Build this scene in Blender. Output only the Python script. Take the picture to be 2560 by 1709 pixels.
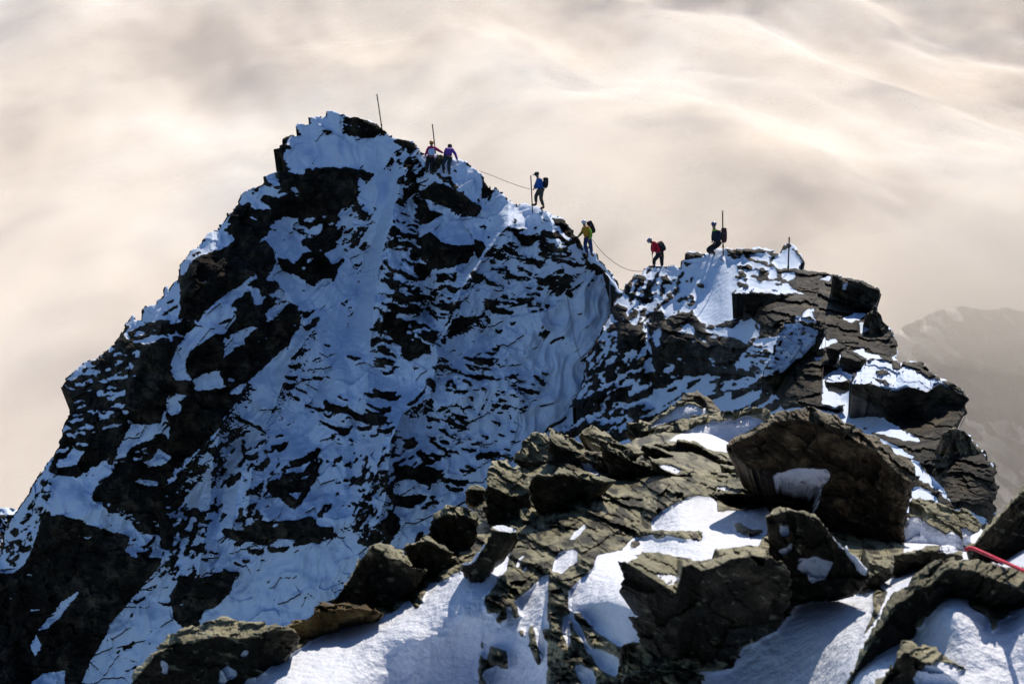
import bpy, math, numpy as np
from mathutils import Vector, Matrix
R = math.radians
for o in list(bpy.data.objects): bpy.data.objects.remove(o)
scene = bpy.context.scene
COL = scene.collection
# ------------------------------------------------------------------ camera, sky, sun, exposure
PITCH = R(22.0); FPX = 50/36*2560          # focal length in pixels of the 2560 px wide photograph
cam_d = bpy.data.cameras.new('camera'); cam = bpy.data.objects.new('camera', cam_d); COL.objects.link(cam)
cam.location = (0, 0, 0); cam.rotation_euler = (R(90)-PITCH, 0, 0)
cam_d.lens = 50; cam_d.sensor_width = 36; cam_d.clip_start = 0.1; cam_d.clip_end = 30000
cam_d.dof.use_dof = True; cam_d.dof.focus_distance = 62; cam_d.dof.aperture_fstop = 9
scene.camera = cam
SUN_EL, SUN_AZ = R(38), R(19)              # azimuth from +Y (straight ahead) towards +X (right)
w = bpy.data.worlds.new('World'); scene.world = w; w.use_nodes = True
nt = w.node_tree; nt.nodes.clear()
sky = nt.nodes.new('ShaderNodeTexSky'); sky.sky_type = 'NISHITA'; sky.sun_disc = False
sky.sun_elevation = SUN_EL; sky.sun_rotation = SUN_AZ; sky.altitude = 3700
sky.air_density = 1.0; sky.dust_density = 0.0; sky.ozone_density = 4.0
bg = nt.nodes.new('ShaderNodeBackground'); bg.inputs[1].default_value = 0.108
wo = nt.nodes.new('ShaderNodeOutputWorld')
nt.links.new(sky.outputs[0], bg.inputs[0]); nt.links.new(bg.outputs[0], wo.inputs[0])
sl = bpy.data.lights.new('sun', 'SUN'); sl.energy = 4.2; sl.angle = R(0.5); sl.color = (1.0, 0.895, 0.765)
so = bpy.data.objects.new('sun', sl); COL.objects.link(so)
sdir = Vector((math.sin(SUN_AZ)*math.cos(SUN_EL), math.cos(SUN_AZ)*math.cos(SUN_EL), math.sin(SUN_EL)))
so.rotation_euler = (-sdir).to_track_quat('-Z', 'Y').to_euler(); so.location = sdir*200
scene.view_settings.view_transform = 'Standard'; scene.view_settings.look = 'None'
scene.view_settings.exposure = 0.2; scene.view_settings.gamma = 1.0
scene.render.engine = 'CYCLES'
cy = scene.cycles
cy.max_bounces = 5; cy.diffuse_bounces = 3; cy.glossy_bounces = 2; cy.transparent_max_bounces = 12; cy.volume_bounces = 1
cy.use_denoising = True; cy.sample_clamp_indirect = 6
# ------------------------------------------------------------------ geometry of the view
FW = np.array([0, math.cos(PITCH), -math.sin(PITCH)]); RT = np.array([1.0, 0, 0]); UPV = np.array([0, math.sin(PITCH), math.cos(PITCH)])
def ray(u, v):
    x = (np.asarray(u, float)-1280)/FPX; y = (854.5-np.asarray(v, float))/FPX
    return FW + x[..., None]*RT + y[..., None]*UPV
def at(u, v, D): return ray(u, v)*np.asarray(D, float)[..., None]
def pt(u, v, D): return Vector(at(np.array(float(u)), np.array(float(v)), np.array(float(D))))
# places are read off the photograph in enlarged crops: (origin x, origin y, enlargement)
CROPS = dict(O=(0, 0, .9176), A=(100, 400, 3.915), B=(400, 400, 3.915), C=(900, 400, 3.915), D=(400, 700, 3.915),
  E=(900, 750, 3.915), F=(400, 1050, 3.915), G=(800, 1050, 3.915), H=(1400, 1020, 3.915), I=(1400, 1309, 3.915),
  J=(1960, 900, 3.915), K=(1960, 1309, 3.915), L=(1000, 1309, 3.915), S=(640, 230, 3.915), Q=(1400, 500, 3.559),
  T=(1900, 600, 3.559), W=(0, 800, 1.725), M=(1060, 900, 2.61), N=(1660, 1000, 2.211), Z=(300, 1200, 2.216),
  a=(1040, 330, 13.064), b=(1300, 410, 13.07), c=(1420, 530, 13.07), d=(1600, 580, 15.68), e=(1750, 520, 12.06))
def pl(s):
    """'B 10,20 30,40 ...' -> photograph pixels; a letter switches the crop"""
    k = 'O'; out = []
    for t in s.split():
        if t in CROPS: k = t; continue
        a, b = t.split(','); ox, oy, sc = CROPS[k]
        out.append((ox+float(a)/sc, oy+float(b)/sc))
    return np.array(out)
# ------------------------------------------------------------------ noise
def _hash(i, j, s):
    h = (i.astype(np.int64)*374761393 + j.astype(np.int64)*668265263 + s*1442695041) & 0x7fffffff
    h = ((h ^ (h >> 13))*1274126177) & 0x7fffffff
    return (h ^ (h >> 16)) & 0x7fffffff
def perlin(x, y, s=0):
    i = np.floor(x); j = np.floor(y); fx = x-i; fy = y-j
    ux = fx*fx*fx*(fx*(fx*6-15)+10); uy = fy*fy*fy*(fy*(fy*6-15)+10)
    def g(a, b):
        t = _hash(i+a, j+b, s)*(2*math.pi/0x7fffffff)
        return np.cos(t)*(fx-a)+np.sin(t)*(fy-b)
    a = g(0, 0)*(1-ux)+g(1, 0)*ux; b = g(0, 1)*(1-ux)+g(1, 1)*ux
    return (a*(1-uy)+b*uy)*1.4
def fbm(x, y, s=0, o=4, gain=.5, lac=2.03):
    r = 0; a = 1; t = 0
    for k in range(o):
        r = r+a*perlin(x, y, s+k*17); t += a; a *= gain; x = x*lac+3.1; y = y*lac-1.7
    return r/t
def ridged(x, y, s=0, o=4):
    r = 0; a = 1; t = 0
    for k in range(o):
        r = r+a*(1-2*np.abs(perlin(x, y, s+k*17))); t += a; a *= .5; x = x*2.1+3; y = y*2.1-2
    return r/t
def facet(x, y, s=0):
    """angular planes: distance-tilted Voronoi, gives broken rock facets"""
    i = np.floor(x); j = np.floor(y); best = np.full(x.shape, 9.0); val = np.zeros(x.shape)
    for a in (-1, 0, 1):
        for b in (-1, 0, 1):
            h = _hash(i+a, j+b, s)/0x7fffffff; h2 = _hash(i+a, j+b, s+7)/0x7fffffff
            dx = x-(i+a+h); dy = y-(j+b+h2); d = dx*dx+dy*dy
            k = d < best; best = np.where(k, d, best)
            t = h*6.283*3
            val = np.where(k, np.cos(t)*dx+np.sin(t)*dy+.5*(h2-.5), val)
    return val
def slabs(U, V, ang, P, seed, cell=3.0):
    """stacked tilted slabs: each leans back above, then breaks off sharply below; broken into blocks"""
    c, s = math.cos(R(ang)), math.sin(R(ang)); a = U*c+V*s; b = -U*s+V*c
    i = np.floor(a/(P*cell)+.6*fbm(a/(P*3), b/(P*3), seed, 2)); off = (_hash(i, i*0, seed+2)/0x7fffffff)
    q = b/P+off+.55*fbm(a/(P*2.2), b/(P*1.6), seed+4, 4); k = np.floor(q); f = q-k
    amp = .35+.9*(_hash(k, i, seed+6)/0x7fffffff)
    return f*amp+.3*(_hash(k, i, seed+8)/0x7fffffff)
def lines(g, polys, wdt, h, one=0):
    r = np.zeros(g.U.shape)
    for s_ in polys.split('|'):
        p = pl(s_); d = np.full(g.U.shape, 1e9)
        for (x0, y0), (x1, y1) in zip(p[:-1], p[1:]):
            ex, ey = x1-x0, y1-y0; t = np.clip(((g.Uw-x0)*ex+(g.Vw-y0)*ey)/(ex*ex+ey*ey), 0, 1)
            d = np.minimum(d, np.hypot(g.Uw-x0-t*ex, g.Vw-y0-t*ey))
        r += h*np.exp(-d/wdt)
    return r
def box(a, r, ax):
    r = int(max(1, round(r))); p = [(0, 0), (0, 0)]; p[ax] = (r+1, r)
    c = np.cumsum(np.pad(a, p, mode='edge'), axis=ax, dtype=np.float64)
    n = a.shape[ax]
    if ax == 0: return (c[2*r+1:2*r+1+n]-c[:n])/(2*r+1)
    return (c[:, 2*r+1:2*r+1+n]-c[:, :n])/(2*r+1)
def blur(a, rx, ry=None):
    ry = rx if ry is None else ry
    for _ in range(2):
        if rx >= .5: a = box(a, rx, 1)
        if ry >= .5: a = box(a, ry, 0)
    return a
# ------------------------------------------------------------------ polygons
def inside(U, V, p):
    r = np.zeros(U.shape, bool); n = len(p)
    for i in range(n):
        x0, y0 = p[i]; x1, y1 = p[(i+1) % n]
        if y0 == y1: continue
        c = ((y0 > V) != (y1 > V)) & (U < (x1-x0)*(V-y0)/(y1-y0)+x0)
        r ^= c
    return r
def sdist(U, V, p):
    d = np.full(U.shape, 1e9); n = len(p)
    for i in range(n):
        x0, y0 = p[i]; x1, y1 = p[(i+1) % n]; ex, ey = x1-x0, y1-y0
        L = ex*ex+ey*ey
        if L == 0: continue
        t = np.clip(((U-x0)*ex+(V-y0)*ey)/L, 0, 1)
        d = np.minimum(d, (U-x0-t*ex)**2+(V-y0-t*ey)**2)
    d = np.sqrt(d)
    return np.where(inside(U, V, p), d, -d)
class Grid:
    """a lattice over a part of the view, wide enough for one rock body"""
    def __init__(s, u0, v0, u1, v1, step):
        s.step = step; s.u = np.arange(u0, u1+step, step); s.v = np.arange(v0, v1+step, step)
        s.U, s.V = np.meshgrid(s.u, s.v); s.Uw = s.U; s.Vw = s.V
    def warp(s, amp, size, seed=5, o=4):
        s.Uw = s.U+amp*2*fbm(s.U/size, s.V/size, seed, o, .6); s.Vw = s.V+amp*2*fbm(s.U/size, s.V/size, seed+50, o, .6)
        return s
    def win(s, p, m=14):
        a = np.searchsorted(s.u, p[:, 0].min()-m); b = np.searchsorted(s.u, p[:, 0].max()+m)
        c = np.searchsorted(s.v, p[:, 1].min()-m); d = np.searchsorted(s.v, p[:, 1].max()+m)
        return slice(c, d), slice(a, b)
    def fill(s, M, p, val=1.0):
        w_ = s.win(p)
        if M[w_].size == 0: return
        M[w_] = np.where(inside(s.Uw[w_], s.Vw[w_], p), val, M[w_])
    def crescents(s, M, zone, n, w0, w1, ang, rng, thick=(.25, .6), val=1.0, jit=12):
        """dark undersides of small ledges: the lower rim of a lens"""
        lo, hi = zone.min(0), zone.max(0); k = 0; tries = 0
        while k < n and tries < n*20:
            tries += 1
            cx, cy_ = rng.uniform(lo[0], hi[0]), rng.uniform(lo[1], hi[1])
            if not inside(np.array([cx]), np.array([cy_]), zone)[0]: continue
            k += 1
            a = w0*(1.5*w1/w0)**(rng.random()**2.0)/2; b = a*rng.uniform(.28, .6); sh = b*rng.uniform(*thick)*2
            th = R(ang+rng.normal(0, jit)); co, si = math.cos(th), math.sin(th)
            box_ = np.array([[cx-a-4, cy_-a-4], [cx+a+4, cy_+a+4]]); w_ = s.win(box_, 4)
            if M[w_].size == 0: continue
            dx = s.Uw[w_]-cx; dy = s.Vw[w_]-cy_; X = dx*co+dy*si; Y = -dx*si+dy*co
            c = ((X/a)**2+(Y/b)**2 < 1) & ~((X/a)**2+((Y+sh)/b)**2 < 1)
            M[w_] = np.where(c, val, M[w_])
def noisezone(g, M, zone, cover, ang, sx, sy, seed, val=1.0, o=5):
    """irregular strata-aligned patches: bare rock (or snow) over a share of the zone"""
    p_ = pl(zone); w_ = g.win(p_); U, V = g.Uw[w_], g.Vw[w_]
    if U.size == 0: return
    c, s_ = math.cos(R(ang)), math.sin(R(ang)); a = (U*c+V*s_)/sx; b = (-U*s_+V*c)/sy
    f = fbm(a, b, seed, o, .55)+.25*facet(a*1.7, b*1.7, seed+3)
    ins = inside(g.U[w_]+14*fbm(U/30, V/30, seed+1, 3), g.V[w_]+14*fbm(U/30, V/30, seed+2, 3), p_)
    if not ins.any(): return
    t = np.quantile(f[ins], 1-cover); M[w_] = np.where(ins & (f > t), val, M[w_])
# ------------------------------------------------------------------ depth buffer of everything built so far (for standing things on it)
ZU = np.arange(-120, 2700, 3.0); ZV = np.arange(200, 1860, 3.0); ZB = np.full((len(ZV), len(ZU)), 1e4)
def zput(U, V, D, ok):
    i = np.round((V[ok]-200)/3).astype(int); j = np.round((U[ok]+120)/3).astype(int)
    k = (i >= 0) & (i < len(ZV)) & (j >= 0) & (j < len(ZU)); np.minimum.at(ZB, (i[k], j[k]), D[ok][k])
def zget(u, v):
    i = int(round((v-200)/3)); j = int(round((u+120)/3)); w_ = ZB[max(i-1, 0):i+2, max(j-1, 0):j+2]
    return float(w_.min())
def rbf(pts, lam=1e-6):
    """smooth surface through (u, v, depth) control points"""
    p = np.array(pts, float); X = p[:, :2]/1000; n = len(p)
    def k(r2): return np.where(r2 > 0, r2*np.log(np.maximum(r2, 1e-12)), 0)
    A = np.zeros((n+3, n+3)); d = ((X[:, None]-X[None])**2).sum(-1); A[:n, :n] = k(d)+lam*np.eye(n)
    A[:n, n] = 1; A[:n, n+1:] = X; A[n, :n] = 1; A[n+1:, :n] = X.T
    c = np.linalg.solve(A, np.r_[p[:, 2], 0, 0, 0])
    def f(U, V):
        u, v = np.asarray(U)/1000, np.asarray(V)/1000; r = c[n]+c[n+1]*u+c[n+2]*v
        for i in range(n): r = r+c[i]*k((u-X[i, 0])**2+(v-X[i, 1])**2)
        return r
    return f
# ------------------------------------------------------------------ meshes
def tag(o, label=None, cat=None, group=None, kind=None):
    if label: o['label'] = label
    if cat: o['category'] = cat
    if group: o['group'] = group
    if kind: o['kind'] = kind
    return o
def mesh_np(name, verts, quads, tris, mats, attrs=None, parent=None, smooth=True):
    me = bpy.data.meshes.new(name); nv = len(verts); nq = len(quads); n3 = len(tris)
    me.vertices.add(nv); me.vertices.foreach_set('co', np.asarray(verts, np.float32).ravel())
    me.loops.add(nq*4+n3*3); me.polygons.add(nq+n3)
    li = np.concatenate([np.asarray(quads, np.int32).ravel(), np.asarray(tris, np.int32).ravel()]).astype(np.int32)
    me.loops.foreach_set('vertex_index', li)
    ls = np.concatenate([np.arange(nq)*4, nq*4+np.arange(n3)*3]).astype(np.int32); me.polygons.foreach_set('loop_start', ls)
    me.polygons.foreach_set('use_smooth', np.full(nq+n3, smooth))
    me.update(calc_edges=True); me.validate()
    for k, a in (attrs or {}).items():
        at_ = me.attributes.new(k, 'FLOAT', 'POINT'); at_.data.foreach_set('value', np.asarray(a, np.float32))
    for m in (mats if isinstance(mats, (list, tuple)) else [mats]): me.materials.append(m)
    o = bpy.data.objects.new(name, me); COL.objects.link(o)
    if parent: o.parent = parent
    return o
def relief(name, g, sd, D, snow, mat, thick=2.0, drop=.6, shrink=.12, extra=None):
    """closed solid from a depth lattice: front surface inside the outline (sd > 0), sides, and a back"""
    st = g.step; keep = sd > -.8*st
    q = keep[:-1, :-1] & keep[1:, :-1] & keep[:-1, 1:] & keep[1:, 1:]
    q &= (np.maximum.reduce([sd[:-1, :-1], sd[1:, :-1], sd[:-1, 1:], sd[1:, 1:]]) > 0)
    gv, gu = np.gradient(sd, st); m = np.sqrt(gu*gu+gv*gv)+1e-6; mv = np.where(sd < 0, -sd, 0)
    mv = np.minimum(mv, st)
    U = g.U+gu/m*mv; V = g.V+gv/m*mv
    P = at(U, V, D); nr, nc = U.shape; idx = -np.ones(U.shape, np.int64)
    used = np.zeros(U.shape, bool); used[:-1, :-1] |= q; used[1:, :-1] |= q; used[:-1, 1:] |= q; used[1:, 1:] |= q
    idx[used] = np.arange(used.sum()); verts = P[used]; sn = snow[used]
    a = idx[:-1, :-1][q]; b = idx[1:, :-1][q]; c = idx[1:, 1:][q]; d = idx[:-1, 1:][q]
    quads = np.stack([a, b, c, d], 1)
    # boundary edges, oriented as in their quad
    E = []
    qp = np.pad(q, 1)
    I, J = np.nonzero(q)
    for (di, dj, e0, e1) in ((0, -1, (0, 0), (1, 0)), (1, 0, (1, 0), (1, 1)), (0, 1, (1, 1), (0, 1)), (-1, 0, (0, 1), (0, 0))):
        k = ~qp[I+1+di, J+1+dj]
        E.append(np.stack([idx[I[k]+e0[0], J[k]+e0[1]], idx[I[k]+e1[0], J[k]+e1[1]]], 1))
    E = np.concatenate(E); bv = np.unique(E); n0 = len(verts)
    mp = -np.ones(n0, np.int64); mp[bv] = n0+np.arange(len(bv))
    cen = verts[bv].mean(0); B = verts[bv]; rd = B/np.linalg.norm(B, axis=1, keepdims=True)
    Bk = B+rd*thick+np.array([0, .3*thick, -drop*thick])
    c2 = cen+FW*thick*1.3+np.array([0, 0, -drop*thick]); Bk = Bk+(c2-Bk)*shrink
    verts = np.concatenate([verts, Bk, (c2+FW*thick*.4)[None]]); sn = np.concatenate([sn, np.zeros(len(bv)+1)])
    sides = np.stack([E[:, 1], E[:, 0], mp[E[:, 0]], mp[E[:, 1]]], 1)
    tris = np.stack([mp[E[:, 1]], mp[E[:, 0]], np.full(len(E), len(verts)-1)], 1)
    ats = {'snow': sn}
    for k_, arr in (extra or {}).items(): ats[k_] = np.concatenate([arr[used], np.zeros(len(bv)+1)])
    o = mesh_np(name, verts, np.concatenate([quads, sides]), tris, mat, ats)
    zput(U, V, D, used)
    return o
def ledges(M, a, b, cap, st):
    """protrusion (in lattice steps): undercut rock leans out going up, the snow above it leans back"""
    S = np.zeros_like(M); cur = np.zeros(M.shape[1])
    for i in range(M.shape[0]-1, -1, -1):
        m = M[i]; cur = np.where(m > .5, np.minimum(cur+a*st, cap), np.maximum(cur-b*st, 0)); S[i] = cur
    return S
def gradD(D, g):
    """world normals of a depth lattice"""
    P = at(g.U, g.V, D); dv, du = np.gradient(P, g.step, axis=(0, 1)); n = np.cross(du, dv)
    n /= np.linalg.norm(n, axis=2, keepdims=True)+1e-9
    return n*np.sign((n*-P).sum(2, keepdims=True))
# ------------------------------------------------------------------ materials
def nodes(name):
    m = bpy.data.materials.new(name); m.use_nodes = True; t = m.node_tree; b = t.nodes['Principled BSDF']
    return m, t, b
def N(t, typ, **kw):
    n = t.nodes.new(typ)
    for k, v in kw.items():
        if k.startswith('i_'):
            key = k[2:]; key = int(key) if key.isdigit() else key
            n.inputs[key].default_value = v
        else: setattr(n, k, v)
    return n
def ramp(t, fac, stops):
    n = t.nodes.new('ShaderNodeValToRGB'); t.links.new(fac, n.inputs[0]); e = n.color_ramp.elements
    while len(e) < len(stops): e.new(.5)
    for q, (p, c) in zip(e, stops): q.position = p; q.color = (*c, 1)
    return n
def simple(name, col, rough=.7, metal=0, spec=.3):
    m, t, b = nodes(name); co = N(t, 'ShaderNodeTexCoord'); no = N(t, 'ShaderNodeTexNoise', i_Scale=18.0, i_Detail=3.0)
    t.links.new(co.outputs['Object'], no.inputs['Vector'])
    r = ramp(t, no.outputs[0], [(.3, tuple(c*.75 for c in col)), (.7, tuple(min(1, c*1.2) for c in col))])
    t.links.new(r.outputs[0], b.inputs['Base Color']); b.inputs['Roughness'].default_value = rough
    b.inputs['Metallic'].default_value = metal; b.inputs['Specular IOR Level'].default_value = spec
    return m
def rock_snow(name, cols, scale, bump=.5, snowcol=(.82, .84, .88), spec=.35, rough=.62, sbump=.25, streak=(1, 1, 1), tint=(1, .96, .85), lit_cols=None):
    """bare schist where the attribute 'snow' is 0, fresh snow where it is 1"""
    m, t, b = nodes(name); L = t.links
    co = N(t, 'ShaderNodeTexCoord'); mp = N(t, 'ShaderNodeMapping'); L.new(co.outputs['Object'], mp.inputs[0])
    mp.inputs['Scale'].default_value = streak
    n1 = N(t, 'ShaderNodeTexNoise', i_Scale=scale, i_Detail=9.0, i_Roughness=.66, i_Distortion=.4)
    n2 = N(t, 'ShaderNodeTexNoise', i_Scale=scale*.18, i_Detail=4.0, i_Roughness=.6)
    n3 = N(t, 'ShaderNodeTexNoise', i_Scale=scale*5, i_Detail=6.0, i_Roughness=.7)
    L.new(mp.outputs[0], n1.inputs['Vector']); L.new(co.outputs['Object'], n2.inputs['Vector']); L.new(mp.outputs[0], n3.inputs['Vector'])
    r1 = ramp(t, n1.outputs[0], [(.30, cols[0]), (.5, cols[1]), (.72, cols[2])])
    r2 = ramp(t, n2.outputs[0], [(.38, cols[3]), (.62, (1, 1, 1))])
    mx = N(t, 'ShaderNodeMix', data_type='RGBA', blend_type='MULTIPLY'); mx.inputs[0].default_value = .85
    if lit_cols:                                                         # sunlit boulder tops painted pale green, shaded fronts dark brown; ground patches at random
        rc = ramp(t, n1.outputs[0], [(.30, lit_cols[0]), (.48, lit_cols[1]), (.70, lit_cols[2])]); ap = N(t, 'ShaderNodeAttribute', attribute_name='lit_mix')
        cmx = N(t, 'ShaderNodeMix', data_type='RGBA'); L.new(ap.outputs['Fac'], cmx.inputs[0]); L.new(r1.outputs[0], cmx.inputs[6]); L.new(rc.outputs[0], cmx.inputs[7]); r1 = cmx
    L.new(r1.outputs[2 if lit_cols else 0], mx.inputs[6]); L.new(r2.outputs[0], mx.inputs[7])
    at_ = N(t, 'ShaderNodeAttribute', attribute_name='snow')
    ad = N(t, 'ShaderNodeMath', operation='MULTIPLY_ADD'); L.new(n3.outputs[0], ad.inputs[0]); ad.inputs[1].default_value = .5
    sb = N(t, 'ShaderNodeMath', operation='ADD'); L.new(at_.outputs['Fac'], sb.inputs[0]); sb.inputs[1].default_value = -.25; L.new(sb.outputs[0], ad.inputs[2])
    sh = N(t, 'ShaderNodeMapRange'); sh.inputs[1].default_value = .42; sh.inputs[2].default_value = .60; L.new(ad.outputs[0], sh.inputs[0])
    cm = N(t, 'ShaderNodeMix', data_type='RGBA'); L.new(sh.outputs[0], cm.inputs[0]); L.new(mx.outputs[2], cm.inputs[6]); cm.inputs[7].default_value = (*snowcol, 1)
    L.new(cm.outputs[2], b.inputs['Base Color'])
    rr = N(t, 'ShaderNodeMapRange'); L.new(sh.outputs[0], rr.inputs[0]); rr.inputs[3].default_value = rough; rr.inputs[4].default_value = .55; L.new(rr.outputs[0], b.inputs['Roughness'])
    b.inputs['Specular IOR Level'].default_value = spec; b.inputs['Specular Tint'].default_value = (*tint, 1)
    # bump: strong on rock, weak grain on snow
    ns = N(t, 'ShaderNodeTexNoise', i_Scale=scale*3, i_Detail=5.0, i_Roughness=.6); L.new(co.outputs['Object'], ns.inputs['Vector'])
    m1 = N(t, 'ShaderNodeMath', operation='MULTIPLY'); L.new(n1.outputs[0], m1.inputs[0]); m1.inputs[1].default_value = 1.0
    m2 = N(t, 'ShaderNodeMath', operation='MULTIPLY_ADD'); L.new(n3.outputs[0], m2.inputs[0]); m2.inputs[1].default_value = .3; L.new(m1.outputs[0], m2.inputs[2])
    m3 = N(t, 'ShaderNodeMath', operation='MULTIPLY'); L.new(ns.outputs[0], m3.inputs[0]); m3.inputs[1].default_value = sbump
    hm = N(t, 'ShaderNodeMix', data_type='FLOAT'); L.new(sh.outputs[0], hm.inputs[0]); L.new(m2.outputs[0], hm.inputs[2]); L.new(m3.outputs[0], hm.inputs[3])
    bp = N(t, 'ShaderNodeBump', i_Strength=1.0); bp.inputs['Distance'].default_value = bump/scale
    L.new(hm.outputs[0], bp.inputs['Height']); L.new(bp.outputs[0], b.inputs['Normal'])
    return m
# ================================================================== SETTING: the far peak
rng = np.random.default_rng(11)
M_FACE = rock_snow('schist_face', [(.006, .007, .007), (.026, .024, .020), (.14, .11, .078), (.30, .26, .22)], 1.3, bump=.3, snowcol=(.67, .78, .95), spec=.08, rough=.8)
PEAK = pl('''W -70,1660 -60,1120 0,1010 20,900 50,850 95,790 125,735 150,690 205,620 245,560 265,500 265,470 300,400 300,360 322,345 290,325 268,290 285,250 340,205 370,180 420,165 460,130 500,90 515,75 522,58
 A 885,1550 910,1522 935,1555 985,1560 1000,1470 1030,1425 1120,1415 1160,1370 1200,1330 1225,1240 1250,1240 1260,1270 1300,1200 1350,1170 1352,1060 1395,980 1420,950 1480,880 1560,845 1620,740 1670,700 1740,690 1760,630 1800,600 1840,510 1880,500 1930,435 1960,340 2040,275 2120,270 2210,210 2205,155 2320,110 2340,108
 S 235,770 270,785 268,700 250,650 180,590 178,565 235,545 265,460 330,420 425,420 390,370 383,330 410,312 480,322 520,300 518,255 590,243 640,240 695,225 697,195 745,183 800,205 900,228 985,240 1100,280 1180,310 1230,340 1290,400 1340,435 1400,455 1480,470 1555,485 1585,530 1600,575 1650,590 1700,600 1755,612 1800,600 1840,610 1940,645 2000,655 2060,685 2120,740 2200,790 2235,830 2240,880 2285,930 2290,1000 2280,1060
 C 1272,345 1300,300 1325,265 1380,310 1430,360 1440,390 1500,400 1530,420 1530,460 1542,452 1575,415 1620,430 1680,455 1740,465 1800,490 1860,520 1880,555 1920,550 1990,580 2050,640 2085,690 2090,720 2130,740 2170,790 2180,830
 Q 205,400 290,430 340,480 355,530 400,580 450,640 490,700 520,750 535,800 548,815 700,900 W 2700,330
 O 1700,800 1700,1700 -60,1700''')
SPI = 1  # keep the outline list editable
g = Grid(-70, 275, 1640, 1790, 1.7)
g.warp(3.2, 26, 5, 5)
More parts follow.
